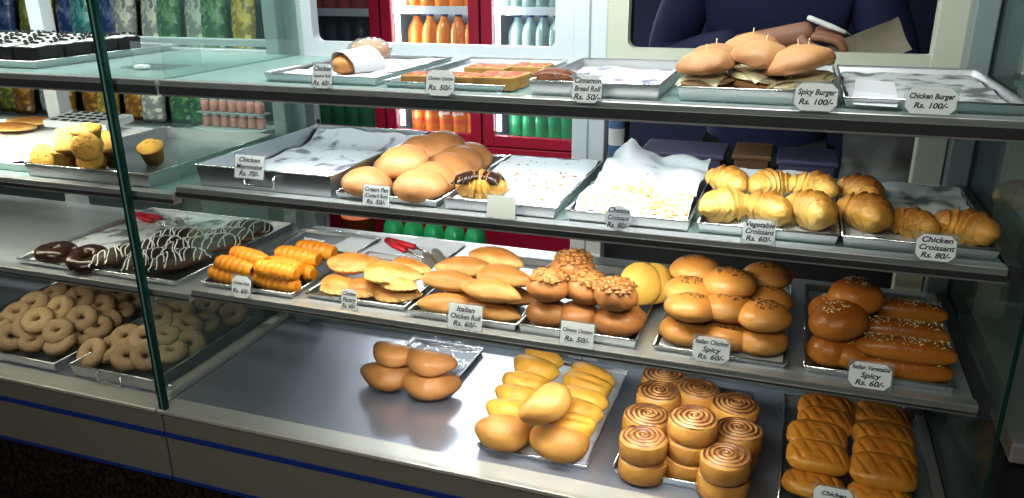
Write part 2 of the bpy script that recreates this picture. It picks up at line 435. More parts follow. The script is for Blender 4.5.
for r, x0, x1 in ((case, -1.274, XR + .002), (lcase, -3.0, -1.280)):
    obj('front_glass', box('front_glass', x0, x1, -.034, -.028, ZD + .002, 1.80), M['glass'], r)
    obj('canopy', box('canopy', x0, x1, -.05, YB + .03, 1.80, 1.86), M['rail'], r)
    obj('glass_edge', box('glass_edge', x1 - .0035, x1 + .0005, -.036, -.026, ZD + .002, 1.80), M['edge'], r)
obj('glass_edge', box('glass_edge', -1.2775, -1.2730, -.036, -.026, ZD + .002, 1.80), M['edgelite'], case)
obj('glass_edge', box('glass_edge', -1.2705, -1.266, -.036, -.024, ZD + .002, 1.80), M['edge'], case)
# partition panes
obj('partition_pane', box('partition_pane', XP - .003, XP + .003, .016, YB - .01, Z3 + .06, 1.80), M['pane'], case)
obj('deck_divider_pane', box('deck_divider_pane', XPD - .003, XPD + .003, .02, YB - .01, ZD + .001, Z3 - .03), M['pane'], case)
obj('divider_channel', box('divider_channel', XPD - .004, XPD + .024, .02, YB - .01, ZD, ZD + .012, .002), M['ledge'], case)
obj('end_pane', box('end_pane', XR - .003, XR + .003, -.02, YB - .01, ZD + .001, 1.80), M['pane'], case)
obj('end_channel', box('end_channel', XR - .024, XR - .004, .02, YB - .01, ZD, ZD + .012, .002), M['rail'], case)
for z in (Z1, Z2, Z3):                       # side brackets carrying the shelves at the right end
    obj('shelf_bracket', box('shelf_bracket', .312, .331, .0, .47, z - .02, z + .002), M['darkrail'], case)
# rear frame: posts run the whole height, with sliding window frames above
for x0, x1, mat in ((-1.225, -1.185, M['greyframe']), (-.478, -.402, M['white']), (.236, .29, M['cream'])):
    f = obj('rear_post', box('rear_post', x0, x1, YB - .002, YB + .04, ZD, 1.80, .003), mat, case)
f = obj('post_groove', box('post_groove', -.442, -.438, YB - .004, YB + .0, ZD, 1.80), M['greyframe'], case)
frame_window(case, 'window_frame', -1.186, -.478, Z1 - .012, 1.78, M['white'], .042)
frame_window(case, 'window_frame', -.402, .292, Z1 - .012, 1.78, M['cream'], .045)
obj('rear_sill', box('rear_sill', -1.20, .30, YB - .012, YB + .012, Z1 - .03, Z1 - .006, .002), M['white'], case)
obj('corner_post', box('corner_post', .292, .332, YB - .034, YB + .03, ZD, 1.8, .003), M['greyframe'], case)
obj('corner_post', box('corner_post', -1.262, -1.224, YB - .034, YB + .03, ZD, 1.8, .003), M['greyframe'], case)
obj('bolt', lathe('bolt', [(0, -.004), (.006, -.004), (.006, .003), (.003, .006), (0, .006)], 12), M['chrome'], case, (XPD + .012, .035, ZD + .016))
# left case rear frame
for x0, x1 in ((-2.072, -2.022), (-2.98, -2.9)):
    obj('rear_post', box('rear_post', x0, x1, YB - .002, YB + .04, ZD, 1.80, .003), M['white'], lcase)
obj('window_frame', box('window_frame', -3.0, -1.262, YB + .004, YB + .03, Z1 + .012, Z1 + .030, .003), M['greyframe'], lcase)
obj('rear_sill', box('rear_sill', -3.0, -1.262, YB - .015, YB + .02, Z1 - .015, Z1 + .006, .002), M['white'], lcase)
obj('rear_board', box('rear_board', -3.0, -1.262, YB - .012, YB - .002, ZD, Z3L - .03), M['greyframe'], lcase)
# right neighbour
shelf_set(rcase, .37, 1.3, ((Z1 - .004, .03), (Z2 - .004, .024)))
obj('rear_post', box('rear_post', .40, .45, YB, YB + .04, .4, 1.8, .003), M['cream'], rcase)
obj('rear_panel', box('rear_panel', .45, 1.3, YB + .02, YB + .04, .05, 1.8), M['greyframe'], rcase)
bm = bmesh.new(); bx(bm, .366, 1.3, -.01, .5, .690, .725, .004); obj('steel_counter_top', finish(bm, 'steel_counter_top', False), M['rail'], rcase)
obj('base_cabinet', box('base_cabinet', .372, 1.3, .03, .5, 0, .69), M['dark'], rcase)
for r in (case, lcase, rcase): rebase(r)

# lamps: tubes under the canopies and beneath the shelf rails
def area(name, loc, rot, sx, sy, power, col=(1, .97, .92)):
    l = D.lights.new(name, 'AREA'); l.shape = 'RECTANGLE'; l.size = sx; l.size_y = sy; l.energy = power; l.color = col
    o = D.objects.new(name, l); COL.objects.link(o); o.location = loc; o.rotation_euler = tuple(R_(a) for a in rot); return o
def tube_lamp(x0, x1, y, z, label, root_name='light_fixture'):
    t = empty(root_name, ((x0 + x1) / 2, y, z)); tag(t, label, 'light')
    h = (x1 - x0) / 2
    obj('housing', box('housing', -h, h, -.02, .02, .014, .04, .003), M['white'], t)
    bm = bmesh.new(); tube(bm, [(-h, 0, 0), (h, 0, 0)], .012, 12); obj('tube', finish(bm, 'tube'), M['tube'], t)
tube_lamp(-1.15, .0, .06, 1.755, 'long white tube lamp under the top of the main case')
tube_lamp(-2.9, -1.4, .06, 1.755, 'long white tube lamp under the top of the left case')
area('canopy_light', (-.55, .06, 1.735), (12, 0, 0), 1.1, .05, 9, (.93, .97, 1.0))
area('canopy_light', (-2.1, .06, 1.735), (12, 0, 0), 1.4, .05, 9, (.95, 1.0, .97))
for z, p, xc, w, c in ((Z1 - .034, 4.2, -.5, 1.0, (.93, .96, 1.0)), (Z2 - .028, 3.2, -.60, 1.0, (1.0, .95, .86)), (Z3 - .022, 2.9, -.42, .7, (.93, .95, 1.0))):
    area('shelf_light', (xc, .004, z), (22, 0, 0), w, .016, p, c)
for z, p in ((Z1 - .034, 6.0), (Z2L - .026, 2.4), (Z3L - .022, 1.0)):
    area('shelf_light', (-2.0, .004, z), (22, 0, 0), 1.2, .016, p, (1.0, .95, .82))
area('room_fill_light', (-.6, -2.2, 2.35), (56, 0, 0), 1.8, .4, 34, (1.0, .97, .92))  # unseen fill, set low in front so the price cards turn bright
area('rear_fill_light', (-1.3, 1.5, 2.85), (0, 0, 0), 1.5, .4, 16, (.95, .98, 1.0))  # unseen fill added over the rear aisle, kept left of the person
area('rear_fill_light', (-2.5, .75, 2.5), (20, 0, 0), 1.8, .3, 45, (.92, 1.0, .95))  # added greenish fill, no lamp there; brightens the rear left packets and jars
w = D.worlds.new('world'); SC.world = w; w.use_nodes = True
w.node_tree.nodes['Background'].inputs[0].default_value = (.5, .6, .6, 1); w.node_tree.nodes['Background'].inputs[1].default_value = .03

# ------------------------------------------------------------------ trays
def tray(label, x0, x1, y0, y1, z, h=.016, handles=False, rot=0, name='baking_tray', mat='steel', group='steel trays'):
    cx, cy = (x0 + x1) / 2, (y0 + y1) / 2; a, b = (x1 - x0) / 2, (y1 - y0) / 2
    t = empty(name, (cx, cy, z), (0, 0, R_(rot))); tag(t, label, 'tray', group)
    bm = bmesh.new(); th = .0012; fl = .004
    def ring(dx, zz): return [bm.verts.new(((a + dx) * sx, (b + dx) * sy, zz)) for sx, sy in ((-1, -1), (1, -1), (1, 1), (-1, 1))]
    rs = [ring(-fl, .0004), ring(0, h), ring(.0, h + .001), ring(-th * 2.2, h + .001), ring(-th * 2.2, h - .002), ring(-fl - th, .0024)]
    bm.faces.new(rs[0]); bm.faces.new(rs[-1])
    for p, q in zip(rs, rs[1:]):
        for k in range(4): bm.faces.new((p[k], p[(k + 1) % 4], q[(k + 1) % 4], q[k]))
    obj('pan', finish(bm, 'pan', False), M[mat], t)
    bm = bmesh.new(); tube(bm, [(-a, -b, h), (a, -b, h), (a, b, h), (-a, b, h), (-a, -b, h)], .0018, 6); obj('rim', finish(bm, 'rim'), M['chrome'], t)
    if handles:
        for s in (-1, 1):
            bm = bmesh.new(); y = s * (b + .002); hw = .034; zz = h * .5
            tube(bm, [(-hw, y - s * .004, zz + .012), (-hw, y + s * .006, zz + .012), (-hw, y + s * .008, zz - .008), (hw, y + s * .008, zz - .008), (hw, y + s * .006, zz + .012), (hw, y - s * .004, zz + .012)], .0022, 6)
            obj('handle', finish(bm, 'handle'), M['chrome'], t)
    return t
TS = 'shallow steel tray'
tray('shallow steel tray under the sausage rolls on top shelf', -.955, -.718, .035, .38, Z1)
tray('shallow steel tray of quiche squares on top shelf', -.697, -.470, .030, .43, Z1, .011)
tray('steel tray with one dark loaf piece and white paper, top shelf', -.421, -.205, .020, .36, Z1, .024)
tray('shallow steel tray carrying the burgers on top shelf', -.178, .058, .030, .40, Z1, .022)
tray('nearly empty steel tray with paper right of the burgers', .066, .304, .030, .44, Z1)
tray('deep steel tray with loop handles and stained paper, middle shelf', -1.125, -.815, .012, .455, Z2, .044, True)
tray('steel tray under the round custard buns', -.806, -.596, .012, .38, Z2, .014)
tray('paper lined steel tray with one chocolate striped croissant', -.583, -.372, .012, .37, Z2, .022)
tray('steel tray with rumpled white paper and cheese crumbs', -.352, -.144, .014, .37, Z2, .020)
tray('steel tray of six pale croissants with paper at the back', -.131, .083, .018, .37, Z2, .018)
tray('steel tray of four brown croissants beside the end panel', .089, .304, .018, .37, Z2, .018)
tray('steel tray of orange spiral pastry rolls, lower shelf', -1.155, -.932, .014, .40, Z3, .012)
tray('steel tray of crimped puff pastries in front of red tongs', -.908, -.684, .03, .29, Z3, .012)
tray('steel tray of long soft chicken rolls', -.664, -.446, .012, .36, Z3, .016)
tray('steel tray of nut topped brown buns', -.441, -.222, .014, .36, Z3, .018)
tray('steel tray of round seeded buns, lower shelf', -.192, .030, .022, .385, Z3, .010)
tray('steel tray of sesame bread sticks and spicy buns', .058, .282, .022, .40, Z3, .012)
tray('plastic covered steel tray with four plain buns on the bottom deck', -.888, -.690, .205, .455, ZD, .014)
tray('steel tray of yellow folded buns on the bottom deck', -.545, -.315, .05, .46, ZD, .010)
tray('steel tray of cinnamon swirl rolls on the bottom deck', -.262, -.022, .055, .44, ZD, .016)
tray('steel tray of glazed slashed pastries on the bottom deck', .045, .285, .03, .46, ZD, .014)
tray('steel tray of black cake squares, left top shelf', -2.10, -1.56, .06, .48, Z1L, .016)
tray('steel tray of yellow muffins, left middle shelf', -1.600, -1.255, .016, .45, Z2L, .030)
tray('paper covered wide steel tray behind the muffins, left case', -2.38, -1.612, .04, .46, Z2L, .018)
tray('steel tray with chocolate ring doughnuts and striped eclairs', -1.69, -1.225, .016, .45, Z3L, .014)
tray('steel tray heaped with sugared doughnuts, left of two', -2.10, -1.652, .02, .46, ZD, .026)
tray('handled steel tray of sugared doughnuts by the glass divider', -1.60, -1.345, .02, .46, ZD, .034, True)

# ------------------------------------------------------------------ papers
def paper(label, x0, x1, y0, y1, z, mat='paperwhite', amp=.004, seed=0, fn=None, name='paper_liner', fr=14, cat='paper'):
    o = obj(name, sheet(name, x0 - (x0 + x1) / 2, x1 - (x0 + x1) / 2, y0 - (y0 + y1) / 2, y1 - (y0 + y1) / 2, amp=amp, seed=seed, fn=fn, fr=fr), M[mat], None, ((x0 + x1) / 2, (y0 + y1) / 2, z + .004))
    return tag(o, label, cat, 'white tray papers')
curl = lambda u, v: .02 * max(0, v - .85) / .15
paper('white paper sheet spread behind the sausage rolls', -.945, -.73, .06, .36, Z1, 'paperwhite', .006, 1, lambda u, v: .002 + .004 * u)
paper('white paper lining the tray with the dark loaf', -.412, -.214, .05, .34, Z1, 'paper', .004, 2, lambda u, v: .004 * v)
paper('torn crumb covered paper in the empty burger tray', .075, .296, .06, .43, Z1, 'papergrease', .005, 3)
paper('grey stained white paper in the deep handled tray', -1.115, -.825, .025, .445, Z2, 'paper', .006, 4, lambda u, v: .002 + .03 * max(0, v - .88) / .12)
paper('crumb speckled white paper beside the chocolate striped croissant', -.575, -.380, .03, .36, Z2, 'papercrumb', .005, 5, lambda u, v: .006 + .012 * v)
paper('rumpled white paper standing up at its back corner', -.346, -.150, .03, .36, Z2, 'papercrumb', .014, 6, lambda u, v: .006 + .030 * v + .034 * math.exp(-((u - .16) / .10) ** 2) * max(0, v - .7) / .3)
paper('white paper raised behind the six pale croissants', -.125, .075, .03, .355, Z2, 'paperwhite', .004, 7, lambda u, v: .028 * max(0, v - .9) / .1)
paper('greasy grey paper behind the four brown croissants', .095, .298, .05, .36, Z2, 'papergrease', .008, 8, lambda u, v: .012 * v)
paper('white paper under the spiral rolls and tongs', -1.02, -.72, .29, .44, Z3, 'paperwhite', .004, 9)
paper('white paper lying under the round seeded buns', -.185, .024, .035, .375, Z3, 'paperwhite', .002, 10)
paper('white doily patterned paper on the wide left tray', -2.37, -1.62, .05, .45, Z2L, 'papercrumb', .010, 11, lambda u, v: .012)
paper('white spotted paper beside the chocolate ring doughnuts', -1.685, -1.42, .03, .43, Z3L, 'papergrease', .004, 12)
paper('white paper under the black cake squares', -2.09, -1.57, .07, .47, Z1L, 'paperwhite', .003, 13)
paper('white paper under the yellow folded buns', -.54, -.32, .06, .45, ZD, 'paperwhite', .002, 14)
wrapo = obj('plastic_sheet', sheet('plastic_sheet', -.095, .095, -.115, .125, amp=.010, fr=22, seed=15), M['wrap'], None, (-.789, .33, ZD + .016)); tag(wrapo, 'clear crinkled plastic over the tray behind the plain buns', 'plastic wrap')
pb = paper('white printed paper beneath the crinkled plastic', -.880, -.70, .22, .445, ZD, 'paper', .003, 16)
# little folded napkin in the chicken burger tray
p = at(876, 92, Z1 + .02)
bm = bmesh.new()
vs = [bm.verts.new(c) for c in ((-.032, -.05, .004), (.026, -.055, .003), (.03, .0, .012), (-.03, .004, .016), (-.03, .012, .034), (.024, .008, .030), (-.034, -.02, .010), (.03, -.028, .008))]
bm.faces.new((vs[0], vs[1], vs[7], vs[6])); bm.faces.new((vs[6], vs[7], vs[2], vs[3])); bm.faces.new((vs[3], vs[2], vs[5], vs[4]))
tag(obj('napkin', finish(bm, 'napkin', False), M['paperwhite'], None, (p.x, p.y, Z1 + .004)), 'small folded white napkin in the nearly empty burger tray', 'napkin')

# ------------------------------------------------------------------ price cards
def to_mesh(o):
    bpy.context.view_layer.update(); dg = bpy.context.evaluated_depsgraph_get()
    me = D.meshes.new_from_object(o.evaluated_get(dg)); me.name = 'lettering'
    n = D.objects.new('lettering', me); COL.objects.link(n); n.parent = o.parent
    n.location = o.location; n.rotation_euler = o.rotation_euler; n.scale = o.scale
    cu = o.data; D.objects.remove(o); D.curves.remove(cu)
    return n
def card(px, py, wpx, hpx, lines, label, shape='oct', y=-.0148, holder=True, blank=False, tilt=-14):
    """paper price card in a clear holder clipped on the rail at (px,py)=card middle"""
    c = aty(px, py, y); k = mpp(c); w, h = wpx * k, hpx * k / .96
    root = empty('price_card', c, (R_(tilt), 0, 0)); tag(root, label, 'price card', 'price cards on the shelf edges')
    cut = {'oct': .22, 'sq': .02, 'round': .42}[shape] * min(w, h)
    a, b = w / 2, h / 2; bm = bmesh.new(); pts = []
    if shape == 'oct':
        pts = [(-a + cut, -b), (a - cut, -b), (a, -b + cut), (a, b - cut), (a - cut, b), (-a + cut, b), (-a, b - cut), (-a, -b + cut)]
    elif shape == 'round':
        pts = [(a * math.cos(t * math.pi / 12), b * math.sin(t * math.pi / 12)) for t in range(24)]
    else: pts = [(-a, -b), (a, -b), (a, b), (-a, b)]
    f = [bm.verts.new((x, 0, z)) for x, z in pts]; g = [bm.verts.new((x, .0008, z)) for x, z in pts]
    bm.faces.new(f); bm.faces.new(g)
    for i in range(len(pts)): bm.faces.new((f[i], f[(i + 1) % len(f)], g[(i + 1) % len(f)], g[i]))
    obj('card', finish(bm, 'card', False), M['cardback' if blank else 'cardgrey' if shape == 'round' else 'card'], root)
    if holder:
        obj('holder', box('holder', -a - .003, a + .003, .001, .0022, -b - .002, b + .003), M['acrylic'], root)
    n = len(lines)
    for i, t in enumerate(lines):
        cu = D.curves.new('lettering', 'FONT'); cu.body = t; cu.align_x = 'CENTER'; cu.align_y = 'CENTER'; cu.shear = .25
        cu.size = h * .29; cu.resolution_u = 3; cu.offset = .0003
        o = D.objects.new('lettering', cu); COL.objects.link(o); o.parent = root; cu.materials.append(M['ink'])
        bpy.context.view_layer.update()
        lim = w * (.9 if shape != 'round' else .78)
        wd = o.dimensions.x
        sx = min(1.15, lim / wd) if wd > 0 else 1
        o.scale = (sx, min(1, max(sx * 1.15, .62)), 1)
        o.location = (0, -.0006, h * (.30 - .30 * i * (2 / max(n - 1, 1)) if n > 2 else (.17 - .36 * i)))
        o.rotation_euler = (R_(90), 0, 0)
        to_mesh(o)
    return root
card(322, 76, 22, 23, ['Chicken', 'Sausage Roll', 'Rs. 60/-'], 'white card reading Chicken Sausage Roll on the top shelf')
card(440, 83, 30, 24, ['Chicken Quiche', 'Rs. 50/-'], 'white card reading Chicken Quiche on the top shelf')
card(587, 89, 30, 26, ['Cinnamon', 'Bread Roll', 'Rs. 50/-'], 'white card reading Cinnamon Bread Roll on the top shelf')
card(816, 97, 40, 26, ['Spicy Burger', 'Rs. 100/-'], 'white card reading Spicy Burger in a clear stand')
card(931, 101, 46, 25, ['Chicken Burger', 'Rs. 100/-'], 'white card reading Chicken Burger at the right of the top shelf')
card(249, 167, 34, 22, ['Chicken', 'Mayonnaise', 'Rs. 70/-'], 'white card reading Chicken Mayonnaise on the deep tray', 'sq')
card(376, 196, 29, 20, ['Cream Pan', '(Custard Bun)', 'Rs. 50/-'], 'white card reading Cream Pan below the custard buns', 'sq')
card(501, 207, 30, 21, [], 'faded blank white card by the chocolate striped croissant', 'sq', blank=True)
card(618, 218, 28, 24, ['Cheese', 'Croissant', 'Rs. 80/-'], 'round white card reading Cheese Croissant', 'round', holder=False)
card(759, 232, 31, 23, ['Vegetable', 'Croissant', 'Rs. 60/-'], 'white card reading Vegetable Croissant')
card(936, 248, 36, 25, ['Chicken', 'Croissant', 'Rs. 80/-'], 'white card reading Chicken Croissant by the end panel')
card(241, 287, 22, 21, ['Chicken Stick', 'Rs. 60/-'], 'white card reading Chicken Stick before the spiral rolls')
card(349, 300, 17, 20, ['Chicken', 'Pastry', 'Rs. 60/-'], 'small white card reading Chicken Pastry before the puffs', 'oct')
card(465, 317, 36, 24, ['Italian', 'Chicken Roll', 'Rs. 60/-'], 'square white card reading Italian Chicken Roll', 'sq')
card(577, 335, 34, 24, ['Chinese Chicken', 'Rs. 50/-'], 'square white card reading Chinese Chicken', 'sq')
card(711, 350, 36, 24, ['Italian Chicken', 'Spicy', 'Rs. 60/-'], 'white card reading Italian Chicken Spicy')
card(870, 376, 39, 25, ['Italian Vegetable', 'Spicy', 'Rs. 60/-'], 'white card reading Italian Vegetable Spicy')
card(833, 498, 36, 20, ['Chicken', 'Danish'], 'white card at the bottom before the glazed slashed pastries', y=.005)

# ------------------------------------------------------------------ pastry kinds
def K1(name, me_fn, mat):
    return lambda: obj(name, me_fn(), M[mat])
def scatter(name, n, fn, size, seed, flat=.6):
    """many tiny bits in one mesh; fn(u,v)->(pos)"""
    rnd = random.Random(seed); bm = bmesh.new()
    for _ in range(n):
        p = Vector(fn(rnd)); s = size * rnd.uniform(.7, 1.3); r = bmesh.ops.create_icosphere(bm, subdivisions=1, radius=1)
        mt = Matrix.Translation(p) @ Euler((rnd.uniform(-.4, .4), rnd.uniform(-.4, .4), rnd.uniform(0, 3.1))).to_matrix().to_4x4() @ Matrix.Diagonal((s * 1.5, s, s * flat, 1))
        bmesh.ops.transform(bm, matrix=mt, verts=r['verts'])
    return finish(bm, name)
def domept(L, W, H, flat, lim=.75, dy=0):
    def f(r):
        while True:
            x, y = r.uniform(-1, 1), r.uniform(-1, 1)
            if x * x + y * y < lim * lim: break
        z = math.sqrt(max(0, 1 - x * x - y * y))
        return (x * L / 2, y * W / 2 + dy, z * H / 2 + (1 - flat) * H / 4 + .0004)
    return f

custard = Kind('bun', 'golden custard buns', [K1('custard_bun', (lambda s: lambda: blob('custard_bun', .094, .086, .062, s, .6, .03))(s), 'custard') for s in (1, 2, 3)], 1.1)
def build_burger(seed):
    def f():
        t = empty('burger')
        obj('bottom_bun', blob('bottom_bun', .100, .096, .028, seed, .8, .04, sub=3), M['burgerbun'], t, (0, 0, .013))
        obj('filling', blob('filling', .104, .099, .018, seed + 3, .9, .12, 24, sub=4), M['patty' if seed == 1 else 'filling'], t, (0, 0, .026))
        bm = bmesh.new(); g = []
        for j in range(9):
            g.append([])
            for i in range(9):
                x, y = (i - 4) / 4 * .042, (j - 4) / 4 * .042; q = Matrix.Rotation(R_(40 + seed * 17), 2) @ Vector((x, y))
                rr = q.length; g[-1].append(bm.verts.new((q.x, q.y, .035 - max(0, rr - .044) * .8)))
        for j in range(8):
            for i in range(8): bm.faces.new((g[j][i], g[j][i + 1], g[j + 1][i + 1], g[j + 1][i]))
        obj('cheese_slice', finish(bm, 'cheese_slice'), M['cheese'], t)
        obj('top_bun', blob('top_bun', .106, .101, .060, seed + 5, .22, .07, 11, crease=.0), M['burgerbun'], t, (0, 0, .040), (R_(4), R_(-3), 0))
        bm = bmesh.new(); tube(bm, [(0, 0, .05), (.001, 0, .092)], .0011, 6); obj('toothpick', finish(bm, 'toothpick'), M['wood'], t)
        return t
    return f
burger = Kind('burger', 'burgers with toothpicks', [build_burger(1), build_burger(2), build_burger(3)], .9)
def croissant_mesh(seed, ridges=5, L=.098):
    def f():
        m = 56; path = []
        for i in range(m):
            t = i / (m - 1) - .5; a = t * 2.1
            path.append((math.sin(a) * L * .57, (1 - math.cos(a)) * L * .55, 0))
        def rad(t, a):
            u = abs(t - .5) * 2; env = .031 * (1 - u ** 1.9) ** .62 + .0035
            q = u * ridges / 2; fr = q - math.floor(q); step = 1 + .28 * (1 - fr) - .13
            return env * step * (1 - .16 * (math.sin(a) < -.3))
        me = sweep('croissant', path, rad, 22, seed, .06)
        return me
    return f
pale = Kind('croissant', 'pale croissants', [K1('croissant', croissant_mesh(1), 'croissantpale'), K1('croissant', croissant_mesh(2, 5), 'croissantpale'), K1('croissant', croissant_mesh(3, 6), 'croissantpale')], .82)
brown = Kind('croissant', 'brown croissants', [K1('croissant', croissant_mesh(4), 'croissant'), K1('croissant', croissant_mesh(5, 6), 'croissant')], .80)
def choc_croissant():
    t = obj('chocolate_croissant', croissant_mesh(6, 6, .10)(), M['croissant'])
    bm = bmesh.new(); rnd = random.Random(3)
    for k in range(24):
        x = -.046 + .092 * k / 23 + rnd.uniform(-.002, .002); pts = []
        for j in range(9):
            xx = x + .012 * (j / 8 - .5); yc = .055 * (1 - math.sqrt(max(0, 1 - (xx / .057) ** 2))); y = yc - .033 + .066 * j / 8; e = max(0, 1 - (xx / .060) ** 2 - ((y - yc) / .036) ** 2)
            pts.append((xx, y, .034 * e ** .5 + .001))
        tube(bm, pts, .0024, 5)
    obj('chocolate_drizzle', finish(bm, 'chocolate_drizzle'), M['choc'], t)
    return t
chocc = Kind('croissant', None, [choc_croissant])
def spiral_mesh(seed, L=.108, r0=.0205):
    def f():
        m = 64; path = [((i / (m - 1) - .5) * L, 0, 0) for i in range(m)]
        def rad(t, a):
            ph = (t * 6.2 - a / (2 * math.pi)) % 1.0
            env = r0 * (1 - .28 * abs(2 * t - 1) ** 3) * (1 if .03 < t < .97 else .86)
            return env * (1 + .15 * (1 - (2 * ph - 1) ** 2) - .09)
        return sweep('spiral', path, rad, 22, seed, .03, 1.2)
    return f
spiral = Kind('pastry', 'orange spiral pastry rolls', [K1('spiral_roll', spiral_mesh(s), 'roll') for s in (1, 2)], .92)
def puff_mesh(seed):
    def f():
        bm = bmesh.new(); bmesh.ops.create_icosphere(bm, subdivisions=5, radius=1)
        for v in bm.verts:
            x, y, z = v.co; L, W, H = .112, .062, .046
            if z < 0: z *= .5
            th = math.atan2(y, x)
            e = max(0, 1 - abs(z) * 3.5) * (1 if y < .1 and x > -.5 else 0) * max(0, math.hypot(x, y) - .5)
            d = 1 + .05 * nz(v.co, 1.6, seed) + e * (.16 + .14 * math.sin(th * 26))
            zz = z * (1 + .18 * math.cos(x * 2.4)) + e * .22 * math.sin(th * 26 + 1)
            v.co = (x * L / 2 * d, y * W / 2 * d + .011 * (2 * x) ** 2 * .5, zz * H / 2 + .004)
        return finish(bm, 'puff')
    return f
puff = Kind('pastry', 'crimped puff pastries', [K1('puff_pastry', puff_mesh(s), 'puff') for s in (1, 2)])
croll = Kind('bread roll', 'long soft chicken rolls', [K1('chicken_roll', (lambda s: lambda: blob('chicken_roll', .128, .058, .050, s, .7, .05, 8, point=.42, crease=(.12 if s == 2 else 0), sub=4))(s), 'chickroll') for s in (1, 2, 3)])
def build_nutbun(seed):
    def f():
        t = obj('nut_bun', blob('nut_bun', .082, .076, .066, seed, .75, .08, 8), M['nutbun'])
        obj('nut_topping', scatter('nut_topping', 60, domept(.082, .076, .066, .75, .80), .0058, seed, .5), M['nuts'], t)
        return t
    return f
nutbun = Kind('bun', 'brown nut topped buns', [build_nutbun(1), build_nutbun(2)])
plainnut = Kind('bun', 'plain brown buns below the nut buns', [K1('brown_bun', lambda: blob('brown_bun', .086, .078, .058, 4, .8, .06), 'nutbun')])
def build_seedbun(seed, mat='herbs', n=60, size=.0013, base='spicybun', L=.096, W=.09, H=.058, nm='seeded_bun'):
    def f():
        t = obj(nm, blob(nm, L, W, H, seed, .75, .03, 8), M[base])
        s = obj('seed_sprinkle', scatter('seed_sprinkle', n, domept(L, W, H, .75, .5), size, seed), M[mat], t); stuff(s)
        return t
    return f
spicy = Kind('bun', 'round seeded buns', [build_seedbun(1), build_seedbun(2), build_seedbun(3)])
vegbun = Kind('bun', 'dark sesame buns', [build_seedbun(4, 'seeds', 70, .0012, 'veg', .086, .076, .07, 'sesame_bun'), build_seedbun(5, 'seeds', 50, .0012, 'veg', .086, .08, .064, 'sesame_bun')])
def build_stick():
    t = obj('sesame_stick', blob('sesame_stick', .150, .046, .042, 3, .85, .03, 8, sq=.75, sub=4), M['veg'])
    def f(r):
        x = r.uniform(-.9, .9); y = r.uniform(-.7, .7); return (x * .07, y * .022, .021 * math.sqrt(max(0, 1 - y * y * .85)) + .002)
    stuff(obj('seed_sprinkle', scatter('seed_sprinkle', 130, f, .0012, 9), M['seeds'], t)); return t
stick = Kind('bread stick', 'sesame bread sticks', [build_stick])
wrapped = Kind('bun', 'plain folded buns on the deck', [K1('plain_bun', (lambda s: lambda: blob('plain_bun', .098, .054, .048, s, .75, .07, 8, taper=.22, bend=.20))(s), 'wrappedbun') for s in (1, 2)], 1.32)
banana = Kind('bun', 'yellow folded buns', [K1('folded_bun', (lambda s: lambda: blob('folded_bun', .096, .054, .056, s, .75, .06, 9, taper=.18, bend=.14, crease=(.0 if s < 3 else .12)))(s), 'banana') for s in (1, 2, 3)], 1.2)
brownfold = Kind('bun', 'browner folded buns', [K1('folded_bun', (lambda s: lambda: blob('folded_bun', .094, .064, .062, s, .75, .06, 8, taper=.2, bend=.10))(s), 'bananabrown') for s in (4, 5)], 1.22)
RC = .047
def build_cinn(seed):
    def f():
        H = .041; t = obj('cinnamon_roll', lathe('cinnamon_roll', [(0, -H / 2), (RC * .95, -H / 2), (RC * 1.0, -H * .42), (RC * 1.015, 0), (RC * 1.0, H * .36), (RC * .965, H * .455), (RC * .8, H * .40), (0, H * .40)], 40), M['cinn_side'])
        for v in t.data.vertices:
            d = 1 + .05 * nz(v.co * 30, 1, seed); v.co.x *= d; v.co.y *= d
        bm = bmesh.new(); nr, na = 46, 72; g = []
        for i in range(nr + 1):
            r = RC * .985 * i / nr; row = []
            for k in range(na):
                a = 2 * math.pi * k / na; aa = a if a <= math.pi else a - 2 * math.pi
                ph = (r / .0098 - aa / (2 * math.pi) + 10.15) % 1.0
                z = H * .46 + .0034 * math.sin(math.pi * min(1, max(0, (ph - .15) / .85))) - .003 * (r / RC) ** 8 + .003 * (1 - (r / RC) ** 2) + .0015 * nz((r * math.cos(a) * 30, r * math.sin(a) * 30, seed), 1, 2)
                row.append(bm.verts.new((r * math.cos(a), r * math.sin(a), z)))
            g.append(row)
        for i in range(nr):
            for k in range(na):
                k2 = (k + 1) % na
                bm.faces.new((g[i][k], g[i][k2], g[i + 1][k2], g[i + 1][k]))
        bmesh.ops.remove_doubles(bm, verts=bm.verts, dist=1e-6)
        me = finish(bm, 'swirl_top')
        obj('swirl_top', me, M['swirl'], t); return t
    return f
cinn = Kind('cinnamon roll', 'cinnamon swirl rolls', [build_cinn(1), build_cinn(2)])
def danish_mesh(seed):
    def f():
        bm = bmesh.new(); bmesh.ops.create_icosphere(bm, subdivisions=5, radius=1)
        for v in bm.verts:
            x, y, z = v.co; L, W, H = .108, .072, .046
            x = math.copysign(abs(x) ** .6, x); y = math.copysign(abs(y) ** .7, y)
            if z < 0: z *= .6
            s = (x * 2.3 + y * .8 + .1) % 1.0; groove = math.exp(-((s - .5) / .10) ** 2) * max(0, 1 - (abs(x) / .92) ** 6) * max(0, 1 - ((y + .1) / .62) ** 4) * (z > .2)
            d = 1 + .04 * nz(v.co, 1.5, seed)
            v.co = (x * L / 2 * d, y * W / 2 * d, z * H / 2 * d - groove * .0055 + .004)
        return finish(bm, 'danish')
    return f
danish = Kind('pastry', 'glazed slashed pastries', [K1('slashed_pastry', danish_mesh(s), 'danish') for s in (1, 2)])
